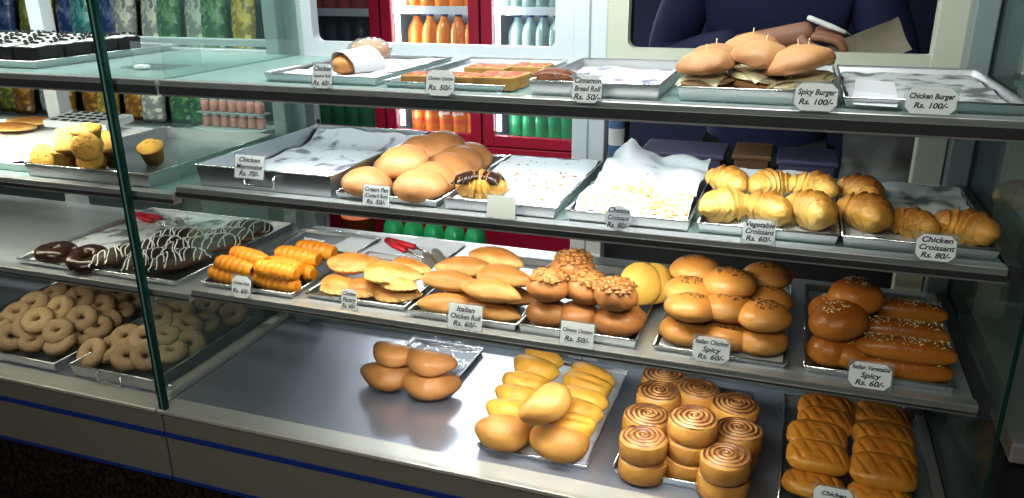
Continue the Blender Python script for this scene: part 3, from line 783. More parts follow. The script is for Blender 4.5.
def torus_mesh(name, R, r, seed, amp=.10, squash=.85, z0=0, top=False):
    bm = bmesh.new(); nu, nv = 40, 18; g = []
    for i in range(nu):
        a = 2 * math.pi * i / nu; row = []
        for k in range(nv):
            b = 2 * math.pi * k / nv
            d = 1 + amp * nz((math.cos(a) * 2, math.sin(a) * 2, b * .5), 1, seed)
            rr = r * d
            row.append(bm.verts.new(((R + rr * math.cos(b)) * math.cos(a), (R + rr * math.cos(b)) * math.sin(a), z0 + rr * squash * math.sin(b))))
        g.append(row)
    rng = range(nv)
    for i in range(nu):
        for k in rng:
            if top and not (0 <= k < nv // 2): continue
            bm.faces.new((g[i][k], g[(i + 1) % nu][k], g[(i + 1) % nu][(k + 1) % nv], g[i][(k + 1) % nv]))
    for v in [v for v in bm.verts if not v.link_faces]: bm.verts.remove(v)
    return finish(bm, name)
sugar = Kind('doughnut', 'sugared ring doughnuts', [K1('sugared_doughnut', (lambda s: lambda: torus_mesh('sugared_doughnut', .0225, .0165, s, .06, .95))(s), 'sugar') for s in (1, 2, 3)])
def build_chocring():
    t = obj('chocolate_doughnut', torus_mesh('chocolate_doughnut', .026, .018, 4), M['chocdough'])
    obj('chocolate_glaze', torus_mesh('chocolate_glaze', .026, .0188, 4, top=True), M['choc'], t)
    return t
chocring = Kind('doughnut', 'chocolate ring doughnuts', [build_chocring])
def build_eclair(seed):
    def f():
        L, W, H = .105, .05, .042
        t = obj('striped_eclair', blob('striped_eclair', L, W, H, seed, .7, .05), M['eclair'])
        bm = bmesh.new(); rnd = random.Random(seed)
        for k in range(11):
            x0 = -.9 + 1.8 * k / 10 + rnd.uniform(-.07, .07); sl = rnd.uniform(-.05, .3); pts = []
            for j in range(11):
                y = -.97 + 1.94 * j / 10; x = x0 + sl * y + .08 * math.sin(3 * y + k) + rnd.uniform(-.02, .02); e = max(0, 1 - x * x - y * y)
                pts.append((x * L / 2, y * W / 2, math.sqrt(e) * H / 2 + .15 * H / 2 + .0012))
            tube(bm, pts, .0012, 5)
        obj('icing_stripes', finish(bm, 'icing_stripes'), M['icing'], t); return t
    return f
eclair = Kind('eclair', 'icing striped eclairs', [build_eclair(1), build_eclair(2)], 1.2)
def build_muffin():
    t = obj('muffin', lathe('muffin', [(0, -.030), (.024, -.030), (.033, .012), (.036, .014), (.036, .019), (.030, .024), (.016, .028), (0, .029)], 28), M['muffin'])
    for v in t.data.vertices:
        d = 1 + .06 * nz(v.co * 40, 1, 2); v.co *= d
    rn = obj('raisins', scatter('raisins', 9, lambda r: (lambda a, q: (q * math.cos(a), q * math.sin(a), .029 - 8 * q * q))(r.uniform(0, 6.28), r.uniform(.004, .026)), .0022, 5), M['raisin'], t)
    return t
muffin = Kind('muffin', 'yellow raisin muffins', [build_muffin], .86)
def build_quiche(L, W):
    def f():
        t = obj('quiche_square', box('quiche_square', -L / 2, L / 2, -W / 2, W / 2, -.013, .009, .002), M['quiche'])
        bm = bmesh.new(); n, m = 16, 12; g = []
        for j in range(m + 1):
            g.append([bm.verts.new(((i / n - .5) * L * .96, (j / m - .5) * W * .95, .0095 + .003 * abs(nz((i, j, 3), .6, L * 50)) - (.002 if i in (0, n) or j in (0, m) else 0))) for i in range(n + 1)])
        for j in range(m):
            for i in range(n): bm.faces.new((g[j][i], g[j][i + 1], g[j + 1][i + 1], g[j + 1][i]))
        obj('topping', finish(bm, 'topping'), M['topping'], t); return t
    return f
quiche = Kind('quiche', 'quiche squares', [build_quiche(.088, .062), build_quiche(.075, .07)])
def build_cake():
    t = obj('cake_square', box('cake_square', -.034, .034, -.034, .034, -.02, .018, .003), M['cake'])
    obj('cream_top', sheet('cream_top', -.033, .033, -.033, .033, 8, 8, .006, 40, 3), M['icing'], t, (0, 0, .0165))
    obj('chocolate_bits', scatter('chocolate_bits', 7, lambda r: (r.uniform(-.028, .028), r.uniform(-.028, .028), .026), .0045, 2), M['cake'], t); return t
cake = Kind('cake', 'black cake squares', [build_cake])

# ------------------------------------------------------------------ food on the shelves
def put(kind, base, z, items, rz=0, jit=10, lim=None):
    """items: (px, py, height of centre above z, phrase, [rotz, [tilt_x, tilt_y, [scale]]])"""
    rnd = random.Random(hash(base) % 1 + len(base))
    for it in items:
        px, py, zc, ph = it[:4]
        r = it[4] if len(it) > 4 else rz + rnd.uniform(-jit, jit)
        tx, ty = it[5] if len(it) > 5 else (rnd.uniform(-4, 4), rnd.uniform(-4, 4))
        sc = it[6] if len(it) > 6 else rnd.uniform(.96, 1.04)
        if zc > .05 and kind in (croll, puff, spicy, nutbun, spiral): zc *= .84
        o = kind.place(at(px, py, z + zc), (tx, ty, r), sc, base + ', ' + ph if ph else base)
        if lim is not None:                    # keep the piece inside its tray and above its floor
            bpy.context.view_layer.update()
            pts = [q.matrix_world @ Vector(c) for q in [o] + list(o.children) if q.type == 'MESH' for c in ([v.co for v in q.data.vertices][::7])]
            mn = [min(p[i] for p in pts) for i in range(3)]; mx = [max(p[i] for p in pts) for i in range(3)]
            if mn[1] < lim[2] + .003: o.location.y += lim[2] + .003 - mn[1]
            if mn[0] < lim[0] + .003: o.location.x += lim[0] + .003 - mn[0]
            if mx[0] > lim[1] - .003: o.location.x -= mx[0] - lim[1] + .003
            if mn[2] < z + .003: o.location.z += z + .003 - mn[2]
            elif zc < .04 and mn[2] > z + .003: o.location.z += z + .003 - mn[2]

put(custard, 'smooth golden custard bun', Z2, [
    (363, 181, .032, 'left one in the front row'), (417, 191, .032, 'front row beside the Cream Pan card', 0, (8, 0)),
    (404, 167, .048, 'tilted up behind the front pair', 0, (14, -8)), (385, 164, .032, 'half hidden beside the deep tray', 0),
    (441, 179, .034, 'first of the overlapping row along the croissant paper', 20, (22, 0)), (456, 170, .034, 'second of the overlapping row', 20, (24, 0)),
    (468, 163, .034, 'third of the overlapping row', 20, (24, 0)), (478, 157, .034, 'rearmost of the overlapping row', 20, (22, 0)),
    (425, 155, .040, 'rear left one of the back pair', 0, (8, 4)), (442, 151, .046, 'rear right one of the back pair', 0, (10, 0))], lim=(-.812, -.590, .0))
for px, y_, dz, rot, sc, ph in ((706, .085, 0, (3, -4, 10), .98, 'front left of the burger tray'), (755, .112, .002, (6, 3, 60), 1.14, 'front middle of the burger tray'), (802, .086, 0, (5, -9, -20), 1.12, 'front right with its top bun slipping'),
        (713, .205, .0, (0, 0, 30), .96, 'rear left, partly hidden'), (749, .235, .010, (0, 0, 0), 1.04, 'rear middle'), (802, .205, .0, (0, 6, 70), 1.0, 'rear right')):
    burger.place(on(px, y_, Z1 + .003 + dz), rot, sc, 'soft round burger with filling and toothpick, ' + ph)
for px, y_, z_, rz, sc, ph in ((729, .185, .046, 140, .98, 'back row left'), (724, .080, .030, 215, 1.06, 'front row left'), (770, .185, .046, 215, .96, 'back row middle'), (768, .082, .030, 145, 1.04, 'front row middle behind its card'),
        (814, .180, .048, 150, .98, 'back row right'), (812, .084, .034, 128, 1.12, 'front row right')):
    pale.place(on(px, y_, Z2 + z_), (20, 0, rz), sc, 'pale flaky croissant, ' + ph)
for px, y_, z_, rz, sc, ph in ((862, .175, .048, 125, 1.05, 'rear one by the tray side'), (867, .088, .036, 125, 1.16, 'front one by the tray side'), (912, .085, .026, 150, .95, 'middle of the tray beside its card'),
        (966, .080, .028, 150, 1.08, 'nearest the glass end panel'), (1018, .30, .030, 200, 1.0, 'alone beyond the glass end panel')):
    brown.place(on(px, y_, Z2 + z_), (20, 0, rz), sc, 'browned flaky croissant, ' + ph)
chocc.place(on(482, .075, Z2 + .030), (20, 0, 190), .85, 'croissant striped with dark chocolate at the tray front')
put(spiral, 'orange spiral pastry roll', Z3, [
    (219, 281, .022, 'bottom layer at the left end', -4), (234, 267, .056, 'second layer at the left end', -6),
    (249, 257, .076, 'top of the left heap at the back', -10), (272, 290, .022, 'bottom layer at the front right', -5),
    (272, 274, .060, 'second layer above the front right one', -4), (296, 284, .024, 'bottom layer by the tray edge', -20),
    (291, 267, .060, 'second layer toward the tray edge', -14), (317, 274, .024, 'bottom layer farther back by the tray edge', -10),
    (312, 258, .062, 'upper layer, pale and broad', -4, (0, 0), 1.1), (342, 253, .044, 'rearmost and deepest coloured', -8, (0, 0), 1.05),
    (250, 276, .024, 'bottom layer hidden in the middle', -6), (262, 268, .022, 'bottom layer hidden behind', -6)], lim=(-1.155, -.925, .014))
put(puff, 'golden crimped puff pastry', Z3, [
    (336, 285, .026, 'bottom left with a pale side', -14, (0, 0), 1.0), (352, 268, .060, 'upper left at the back', 15, (0, 0), 1.05),
    (377, 283, .062, 'top front with a white side', -8, (0, 0), 1.08), (380, 302, .024, 'bottom front under the white sided one', -8),
    (401, 279, .048, 'upper right, strongly crimped', -20), (413, 292, .040, 'right end by the chicken rolls', -30, (0, 0), .85),
    (418, 272, .050, 'rear right near the tongs', -18, (0, 0), .9), (362, 290, .024, 'bottom layer in the middle', 10)], lim=(-.908, -.665, .03))
put(croll, 'long soft golden chicken roll', Z3, [
    (437, 305, .026, 'bottom layer at the left', 4), (500, 313, .026, 'bottom layer at the right', -6),
    (450, 284, .066, 'second layer at the left', 4), (491, 294, .068, 'second layer at the front right', -8, (0, 0), 1.02),
    (464, 270, .080, 'top layer at the left', 6), (507, 280, .074, 'upper layer to the right', -8),
    (496, 261, .088, 'rear top, broad and yellow', -14, (0, 0), 1.05), (468, 300, .026, 'bottom layer behind the card', 0),
    (478, 283, .030, 'hidden in the middle', 0), (512, 292, .030, 'lower layer behind the right end', -4), (490, 274, .046, 'lower layer at the back', -4)], lim=(-.664, -.440, .012))
put(nutbun, 'brown bun topped with chopped nuts', Z3, [
    (541, 296, .092, 'upper front left of its heap', 0, (4, 0)), (573, 270, .098, 'rear and most thickly covered', 0, (4, 0), 1.05),
    (586, 291, .088, 'upper middle leaning sideways', 0, (6, 14), 1.02), (613, 302, .092, 'upper front right of its heap', 0, (4, 6), .98)], lim=(-.441, -.218, .014))
put(plainnut, 'shiny plain brown bun', Z3, [
    (541, 321, .032, 'bottom front left under a nut bun', 0), (579, 314, .034, 'bottom middle behind the card', 0),
    (616, 329, .034, 'bottom front right by the tray corner', 0, (0, 0), 1.08), (640, 313, .036, 'right edge of the tray', 0, (0, 0), .92),
    (541, 273, .062, 'left rear, orange brown', 0, (0, 0), .95), (571, 287, .040, 'lower rear under the nut buns', 0)], lim=(-.441, -.216, .014))
yb = obj('flat_bun', blob('flat_bun', .086, .086, .036, 5, .8, .03), M['yellowbun']); yb.location = at(641, 284, Z3 + .060); yb.rotation_euler = (R_(62), 0, R_(24))
tag(yb, 'flat round yellow bun standing on edge at the tray back', 'bun')
fb = obj('flat_bun', blob('flat_bun', .080, .080, .030, 6, .8, .03), M['yellowbun']); fb.location = at(648, 287, Z3 + .058) + Vector((.008, .022, 0)); fb.rotation_euler = (R_(62), 0, R_(24))
tag(fb, 'second yellow bun directly behind the standing flat one', 'bun')
put(spicy, 'round golden seeded bun', Z3, [
    (676, 337, .030, 'bottom front left'), (727, 334, .030, 'bottom front middle behind the card'), (762, 349, .030, 'bottom front right'),
    (688, 318, .078, 'second layer front left'), (765, 327, .080, 'second layer front right'), (728, 310, .080, 'second layer in the middle'),
    (772, 303, .078, 'second layer at the right'), (686, 293, .096, 'second layer rear left'), (729, 286, .118, 'top layer in the middle'),
    (692, 272, .122, 'top layer rear left'), (766, 279, .112, 'top layer rear right'),
    (700, 315, .030, 'hidden in the bottom layer left'), (745, 312, .032, 'hidden in the bottom layer right'), (722, 296, .054, 'hidden under the rear top')], lim=(-.194, .034, .022))
put(vegbun, 'dark glossy sesame bun', Z3, [
    (855, 301, .100, 'highest at the back left', 10, (0, 0), 1.05), (829, 329, .074, 'large one leaning at the left', 0, (10, -14), 1.1),
    (817, 361, .034, 'bottom front left corner', 30), (850, 361, .034, 'bottom beside the sesame sticks', 60, (0, 0), .95),
    (812, 312, .050, 'shadowed at the rear left', 0), (848, 330, .040, 'lower one under the highest bun', 0)], lim=(.056, .284, .022))
put(stick, 'thick brown sesame bread stick', Z3, [
    (905, 376, .024, 'bottom one at the front', 0, (0, 0), 1.0), (908, 355, .050, 'second from the front', 0, (0, 0), 1.02),
    (901, 333, .060, 'third from the front', 0, (0, 0), 1.0), (901, 312, .068, 'rearmost of the four', 0, (0, 0), 1.0)], lim=(.058, .286, .022))
put(wrapped, 'plain tan folded bun', ZD, [
    (380, 375, .034, 'lower one of the left pair', 10, (0, 0), 1.16), (390, 357, .080, 'upper one of the left pair', -12, (0, 0), .98),
    (427, 387, .034, 'lower one of the right pair', 8, (0, 0), 1.16), (434, 367, .082, 'upper one of the right pair', -8, (0, 0), 1.02)], lim=(-.92, -.66, .16))
put(banana, 'yellow folded bun', ZD, [
    (507, 416, .050, 'second of the left row', -4, (10, 0)),
    (513, 399, .054, 'third of the left row', -4, (12, 0), .9), (515, 386, .062, 'fourth of the left row', -4, (12, 0), .95),
    (524, 371, .064, 'fifth of the left row', -20, (12, 0), 1.05), (540, 361, .070, 'last of the left row at the back', -30, (10, 0), .98),
    (565, 430, .050, 'second of the right row', -6, (12, 0), 1.06),
    (577, 416, .052, 'third of the right row', -14, (12, 0)), (584, 404, .054, 'fourth of the right row', -18, (12, 0), 1.0),
    (583, 390, .060, 'fifth of the right row', -20, (12, 0), 1.05), (588, 380, .062, 'last of the right row at the back', -30, (10, 0), 1.02)], lim=(-.56, -.305, .05))
put(brownfold, 'browner folded bun', ZD, [(500, 434, .036, 'front of the left row', 10, (0, 0), 1.08), (556, 446, .036, 'front of the right row', 0, (0, 0), 1.12),
    (548, 408, .112, 'lying across the top of both rows', 50, (0, -18), 1.02)], lim=(-.56, -.305, .025))
# cinnamon rolls: (px, py of the top face, number stacked, phrase)
for px, py, n, ph in ((645, 434, 2, 'front left stack'), (726, 452, 2, 'front right stack'), (693, 414, 3, 'tall middle stack'), (647, 412, 2, 'left stack, second row'),
                      (737, 426, 2, 'right stack, second row'), (735, 402, 2, 'right stack, third row'), (700, 386, 2, 'middle stack, third row'), (659, 389, 2, 'left stack, third row'), (664, 372, 2, 'rearmost stack')):
    hh = .0415; p = at(px, py, ZD + .004 + n * hh + .004)
    for k in range(n):
        lv = {2: ('lower', 'upper'), 3: ('bottom', 'middle', 'top')}[n][k]
        cinn.place((p.x + random.uniform(-.003, .003), p.y + random.uniform(-.003, .003), ZD + .004 + hh * (k + .5)), (random.uniform(-2, 2), random.uniform(-2, 2), random.uniform(0, 360)), random.uniform(.97, 1.03), 'cinnamon swirl roll, %s one of the %s' % (lv, ph))
put(danish, 'glazed brown pastry with slashes', ZD, [
    (809, 481, .028, 'left column, front'), (817, 459, .050, 'left column, second from front', 0, (14, 0), 1.05), (817, 439, .056, 'left column, third from front', 0, (14, 0), 1.05),
    (825, 424, .060, 'left column, fourth from front', 0, (12, 0)), (827, 411, .064, 'left column, rearmost', 0, (10, 0), 1.05),
    (880, 494, .026, 'right column, front and cut by the picture edge'), (883, 474, .048, 'right column, second from front', 0, (14, 0), 1.1), (884, 457, .056, 'right column, third from front', 0, (14, 0), 1.05),
    (886, 440, .060, 'right column, fourth from front', 0, (12, 0), 1.05), (890, 421, .062, 'right column, rearmost', 0, (10, 0), 1.05)], lim=(.045, .289, .03))
put(quiche, 'quiche square with red topping', Z1, [
    (417, 82, .014, 'front left of its tray', 0, (0, 0), .9), (487, 86, .014, 'front right of its tray', 0, (0, 0), 1.0), (461, 72, .032, 'raised on top of the others', 0, (0, 0), .95),
    (452, 79, .014, 'under the raised one', 0, (0, 0), .9), (505, 79, .014, 'second row right', 0, (0, 0), .95), (533, 70, .014, 'back right corner', 0, (0, 0), .95), (490, 71, .014, 'back row middle', 0, (0, 0), .95)], lim=(-.697, -.45, .030))
dl = obj('loaf_piece', blob('loaf_piece', .075, .06, .036, 3, .9, .06, sq=.7), M['darkloaf']); dl.location = on(555, .075, Z1 + .020); tag(dl, 'dark brown cinnamon loaf piece left in its tray', 'bread')
pw = obj('plastic_scrap', sheet('plastic_scrap', -.03, .03, -.05, .05, 10, 12, .016, 40, 3), M['wrap'], None, at(566, 78, Z1 + .02)); tag(pw, 'scrap of clear wrap behind the dark loaf piece', 'plastic wrap')
# sausage rolls wrapped in paper
def build_wrapped_roll():
    t = empty('sausage_roll')
    obj('roll', blob('roll', .05, .115, .046, 2, .9, .05), M['wrappedbun'], t)
    bm = bmesh.new(); n = 26; m = 8; g = []
    for j in range(m + 1):
        y = -.022 + .085 * j / m; row = []
        for i in range(n + 1):
            a = R_(-30 + 250 * i / n); r = .0275 + .004 * abs(nz((i * .5, j, 0), .7, 3)) + .004 * j / m
            row.append(bm.verts.new((r * 1.05 * math.cos(a), y - .016 * math.sin(3.14 * i / n), r * math.sin(a))))
        g.append(row)
    for j in range(m):
        for i in range(n): bm.faces.new((g[j][i], g[j][i + 1], g[j + 1][i + 1], g[j + 1][i]))
    obj('paper_wrap', finish(bm, 'paper_wrap'), M['paperwhite'], t)
    return t
sausage = Kind('sausage roll', None, [build_wrapped_roll])
sausage.place(on(353, .12, Z1 + .027), (0, 0, -14), .95, 'paper wrapped sausage roll with its brown end facing out')
hb = obj('long_bun', blob('long_bun', .085, .06, .05, 3, .8, .05), M['burgerbun']); hb.location = on(370, .25, Z1 + .036); hb.rotation_euler = (0, 0, .3)
tag(hb, 'pale bun behind the paper wrapped sausage roll', 'bun')
obj('wrapper', blob('wrapper', .090, .066, .054, 9, .8, .16, 30), M['wrap'], hb)

# crumbs on the papers
def crumbs(label, x0, x1, y0, y1, z, n, seed, mat='cheese', size=.003):
    o = obj('crumbs', scatter('crumbs', n, lambda r: (r.uniform(x0, x1), r.uniform(y0, y1), z + r.uniform(0, .004)), size, seed), M[mat]); stuff(o); tag(o, label, 'crumbs')
def cheesebits(r):
    u, v = r.choice(((.75, .12), (.9, .08), (.45, .30), (.55, .34), (.25, .14), (.8, .2))); u += r.gauss(0, .10); v += r.gauss(0, .06); u = min(.97, max(.03, u)); v = min(.6, max(.02, v))
    x, y = -.346 + .196 * u, .03 + .33 * v; X, Y = x + .248, y - .195
    return (x, y, Z2 + .0045 + .006 + .030 * v + .014 * (abs(nz((X, Y, 0), 14, 6)) * 1.6 + .5 * abs(nz((X, Y, 1), 37.8, 6))) + .001)
o = obj('crumbs', scatter('crumbs', 170, cheesebits, .0034, 1), M['cheesecrumb']); stuff(o); tag(o, 'yellow cheese crumbs on the rumpled paper', 'crumbs')
crumbs('brown flakes on the paper beside the striped croissant', -.57, -.39, .03, .33, Z2 + .018, 60, 2, 'croissant', .0025)

# ------------------------------------------------------------------ left case food
rows = ([('front row', 12, .030, [(-1.985), (-1.90), (-1.815), (-1.73), (-1.685)])])
def dn(label, x, y, z, i, tilt=None):
    rnd = random.Random(i * 13 + 5)
    tilt = tilt or (rnd.uniform(12, 52), rnd.uniform(-12, 12))
    sugar.place((x, y, z), (tilt[0], tilt[1], rnd.uniform(0, 60)), rnd.uniform(.95, 1.06), label)
LD = [  # px, py, height, words
    (12, 337, .034, 'bottom front, leftmost'), (34, 341, .034, 'bottom front, second from left'), (60, 344, .034, 'front edge, third from left, turned on its side'), (84, 334, .034, 'front edge, right corner'),
    (3, 322, .060, 'second row, cut by the picture edge'), (27, 326, .062, 'second row, second from left'), (58, 331, .062, 'second row, third from left'), (98, 327, .046, 'second row, right end'),
    (18, 313, .078, 'third row, leftmost'), (38, 320, .080, 'third row, second from left'), (82, 318, .072, 'third row, pale ring at right'), (108, 320, .044, 'third row, right end by the second tray'),
    (34, 304, .088, 'fourth row, leftmost'), (60, 308, .092, 'fourth row, middle'), (100, 306, .070, 'fourth row, right'), (122, 311, .042, 'fourth row, deep in the right corner'),
    (55, 294, .094, 'fifth row, leftmost ring'), (80, 298, .096, 'fifth row, middle'), (118, 294, .072, 'fifth row, right with a dark hole'),
    (79, 284, .098, 'top of the heap, leftmost'), (99, 286, .094, 'top of the heap, right'), (138, 292, .05, 'rear right in shadow'), (130, 302, .04, 'rear right below the shadowed one')]
for i, (px, py, zc, ph) in enumerate(LD):
    p = at(px, py, ZD + zc); dn('sugared ring doughnut in the left heap, ' + ph, p.x, p.y, p.z, i)
RD = [(92, 353, .034, 'front row, leftmost'), (110, 349, .036, 'front row, second from left'), (128, 357, .036, 'front row, third from left'), (146, 357, .036, 'front row, at the glass seam'),
      (172, 352, .036, 'front row, right of the seam'), (190, 344, .040, 'right side, front'), (126, 337, .060, 'second row, leftmost'), (145, 338, .064, 'second row, beside the seam'),
      (166, 336, .062, 'second row, right of the seam'), (188, 326, .062, 'second row, right end'), (160, 318, .070, 'third row, left of middle'), (180, 312, .074, 'third row, middle'),
      (205, 322, .050, 'right side, middle'), (208, 306, .060, 'fourth row, middle'), (232, 315, .046, 'right side, rear with a clear hole'), (170, 298, .080, 'top rear, left'), (222, 298, .056, 'rear row, right end'), (192, 296, .074, 'top rear, right')]
for i, (px, py, zc, ph) in enumerate(RD):
    p = at(px, py, ZD + zc); p.x = min(p.x, -1.385); dn('sugared ring doughnut by the glass divider, ' + ph, p.x, p.y, p.z, i + 50)
chocring.place(at(56, 252, Z3L + .024), (0, 0, 0), 1.05, 'chocolate glazed ring doughnut, left of the pair')
chocring.place(at(88, 259, Z3L + .026), (18, 0, 30), 1.05, 'chocolate glazed ring doughnut, right of the pair')
EC = [(122, 258, .026, 'front left, beside the chocolate rings', 60), (152, 262, .026, 'front row, right of the seam', 60), (180, 262, .028, 'front row, right end', 60), (160, 249, .036, 'second row, left', 50),
      (190, 250, .034, 'second row, middle', 50), (215, 246, .030, 'second row, right', 40), (236, 240, .030, 'third row, right', 30), (258, 232, .028, 'rearmost by the case side', 20), (178, 240, .030, 'third row, left and less striped', 40)]
for px, py, zc, ph, rz in EC:
    p = at(px, py, Z3L + zc); p.x = min(p.x, -1.27)
    eclair.place(p, (0, 0, rz), 1.0, 'dark eclair with white icing stripes, ' + ph)
MU = [(47, 158, .034, 'front left, on its side', (70, 0)), (67, 157, .040, 'front middle', (0, 0)), (93, 160, .034, 'front right, tipped forward', (60, 0)), (68, 141, .086, 'upper left, upside down', (180, 0)),
      (89, 146, .080, 'upper right, turned on its side', (80, 20)), (88, 136, .098, 'topmost of the heap', (10, 0)), (112, 154, .036, 'right end near the seam', (30, 0)), (110, 146, .06, 'behind the right end one', (40, 0)),
      (152, 152, .034, 'seen through the partition', (20, 0))]
for px, py, zc, ph, tl in MU:
    p = at(px, py, Z2L + zc); muffin.place(p, (tl[0], tl[1], 20), 1.0, 'yellow raisin muffin, ' + ph)
k = 0
CN = {0: 'front', 1: 'second', 2: 'third', 3: 'rear'}
CC = ['right end', 'second from right', 'third from right', 'fourth from right', 'fifth from right', 'sixth from right']
for j in range(4):
    for i in range(6):
        cake.place((-1.605 - i * .076, .115 + j * .078, Z1L + .026), (0, 0, random.uniform(-4, 4)), 1.0, 'black cake square with white cream, %s row, %s' % (CN[j], CC[i]))
for i, (px, py, ph) in enumerate(((8, 38, 'farther left'), (20, 40, 'nearer the white post'), (12, 44, 'at the picture edge'))):
    b = obj('chocolate_shard', box('chocolate_shard', -.008, .008, -.003, .003, 0, .042, .001), M['cake'], None, (on(px, .11, 0).x, .11, Z1L + .048), (0, R_(14), R_(20 * i)))
    tag(b, 'upright dark chocolate shard on a cake square, ' + ph, 'chocolate', 'upright chocolate shards')
# flat sheets and breads on the wide left tray
for i, (px, py, ph) in enumerate(((32, 122, 'left'), (10, 128, 'at the picture edge'))):
    b = obj('flat_bread', blob('flat_bread', .16, .09, .022, i, .6, .08), M['puff'], None, at(px, py, Z2L + .034)); tag(b, 'flat pale bread on the white papers, ' + ph, 'bread', 'flat breads on the left papers')
# clear stand and card holder on the left top shelf
st = empty('acrylic_stand', at(152, 68, Z1L)); tag(st, 'clear plastic stand on the left end of the top shelf', 'stand')
obj('plate', box('plate', -.10, .09, .05, .054, 0, .05), M['acrylic'], st); obj('foot', box('foot', -.06, .06, -.03, .05, 0, .003), M['acrylic'], st)
obj('clip', box('clip', -.012, .016, -.04, -.02, .003, .01, .002), M['card'], st)

# ------------------------------------------------------------------ tongs
def tongs(label, tip, handle_px, z, zt, L):
    a = at(*handle_px, z); b = at(*tip, zt)
    t = empty('serving_tongs', a); tag(t, label, 'tongs'); v = b - a; ln = v.length; t.rotation_euler = v.to_track_quat('X', 'Z').to_euler()
    for s in (-1, 1):
        bm = bmesh.new(); pts = [(0, 0, 0), (ln * .2, s * .010, 0), (ln * .45, s * .014, .002)]
        tube(bm, pts, .0075, 8); obj('grip', finish(bm, 'grip'), M['red'], t)
        bm = bmesh.new(); tube(bm, [(ln * .44, s * .014, .002), (ln * .78, s * .014, .002)], .003, 8); arm = obj('arm', finish(bm, 'arm'), M['chrome'], t)
        bm = bmesh.new(); g = []
        for i in range(13):
            x = ln * .76 + ln * .26 * i / 12; hw = .016 * math.sin(math.pi * (.18 + .8 * i / 12)) + .003 + .0025 * (i % 2)
            g.append([bm.verts.new((x, s * .012 + s * .004 * math.cos(q), hw * q)) for q in (-1, -.5, 0, .5, 1)])
        for p, q in zip(g, g[1:]):
            for k in range(4): bm.faces.new((p[k], p[k + 1], q[k + 1], q[k]))
        obj('scalloped_head', finish(bm, 'scalloped_head'), M['chrome'], t)
tongs('red handled metal tongs lying behind the puff pastries', (440, 262), (387, 240), Z3 + .045, Z3 + .03, .2)
tg = tongs('red handled tongs lying on the papers in the left case', (182, 228), (136, 214), Z3L + .022, Z3L + .022, .2)
bc = paper('white greaseproof sheet under the tongs in the left case', -1.60, -1.24, .36, .45, Z3L, 'paperwhite', .002, 21)
pc = obj('paper_slip', box('paper_slip', -.03, .03, -.001, .001, 0, .022), M['paperwhite'], None, at(310, 246, Z3 + .01), (R_(-55), 0, R_(-8))); tag(pc, 'small white paper slip behind the spiral rolls', 'paper')

# ------------------------------------------------------------------ drinks coolers behind
YC = 2.2
def cooler(label, xa, xb, zsh, tubes, liner, lamp=10, glow=(.95, .98, 1.0)):
    xm = (xa + xb) / 2; a, b = xa - xm, xb - xm
    t = empty('drinks_cooler', (xm, YC, 0)); tag(t, label, 'drinks cooler', 'red framed drinks coolers')
    bm = bmesh.new(); bx(bm, a, b, .50, .53, .05, 2.0); bx(bm, a, a + .02, .03, .5, .05, 2.0); bx(bm, b - .02, b, .03, .5, .05, 2.0); bx(bm, a, b, .03, .53, 1.98, 2.02); bx(bm, a, b, .03, .53, .05, .62)
    obj('cabinet', finish(bm, 'cabinet', False), liner, t)
    dr = obj('door', door_mesh(a + .003, b - .003, .615, 1.97, .052), M['cooler_red'], t)
    obj('door_pane', box('door_pane', a + .05, b - .05, .012, .018, .66, 1.92), M['cooler_pane'], dr)
    obj('base_panel', box('base_panel', a, b, .0, .03, .05, .61, .004), M['cooler_red'], t)
    for z in zsh:
        s = obj('wire_shelf', box('wire_shelf', a + .02, b - .02, .08, .48, z - .012, z), M['wire'], t)
        obj('shelf_lip', box('shelf_lip', a + .02, b - .02, .072, .08, z - .014, z + .022), M['wire'], s)
    if tubes:
        bm = bmesh.new(); tube(bm, [(a + .066, .05, .68), (a + .066, .05, 1.95)], .012, 10); obj('lamp_tube', finish(bm, 'lamp_tube'), M['tube'], t)
        area('cooler_light', (xm, YC + .22, 1.93), (0, 0, 0), b - a - .1, .2, lamp, glow)
        area('cooler_light', (xa + .085, YC + .06, 1.3), (0, 90, 180 - 30), 1.2, .02, lamp * .6, glow)
    return t
def door_mesh(x0, x1, z0, z1, w):
    bm = bmesh.new(); bx(bm, x0, x0 + w, 0, .03, z0, z1, .004); bx(bm, x1 - w, x1, 0, .03, z0, z1, .004); bx(bm, x0 + w, x1 - w, 0, .03, z1 - w, z1, .004); bx(bm, x0 + w, x1 - w, 0, .03, z0, z0 + w, .004)
    return finish(bm, 'door', False)
XA = aty(290, 20, YC).x; XB = aty(380, 20, YC).x; XC_ = aty(480, 20, YC).x; XD_ = aty(596, 20, YC).x
zr = [aty(430, y, YC + .1).z for y in (15, 82, 136)]
SH = [zr[2], zr[1] - .004, zr[0] + .02, zr[0] + .34]
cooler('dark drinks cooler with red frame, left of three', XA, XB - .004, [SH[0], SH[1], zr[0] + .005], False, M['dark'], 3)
cooler('brightly lit drinks cooler of orange bottles, middle of three', XB, XC_ - .004, [SH[0], SH[1], SH[2]], True, M['cooler_in'], 12)
cooler('lit drinks cooler of green and clear bottles, right of three', XC_, XD_, [SH[0], SH[1], SH[2]], True, M['cooler_in'], 9)
def build_bottle(kind, H=.33, R=.046):
    def f():
        t = obj('bottle', lathe('bottle', [(0, 0), (R * .85, 0), (R, .012), (R, H * .34), (R * .90, H * .44), (R * .98, H * .56), (R * .98, H * .70), (R * .80, H * .80), (R * .42, H * .89), (R * .34, H * .95), (0, H * .95)], 20), BOT[kind])
        obj('cap', lathe('cap', [(0, H * .945), (R * .40, H * .945), (R * .40, H), (0, H)], 14), M['card' if kind == 'green' else 'cooler_red' if kind == 'red' else 'blue'], t)
        return t
    return f
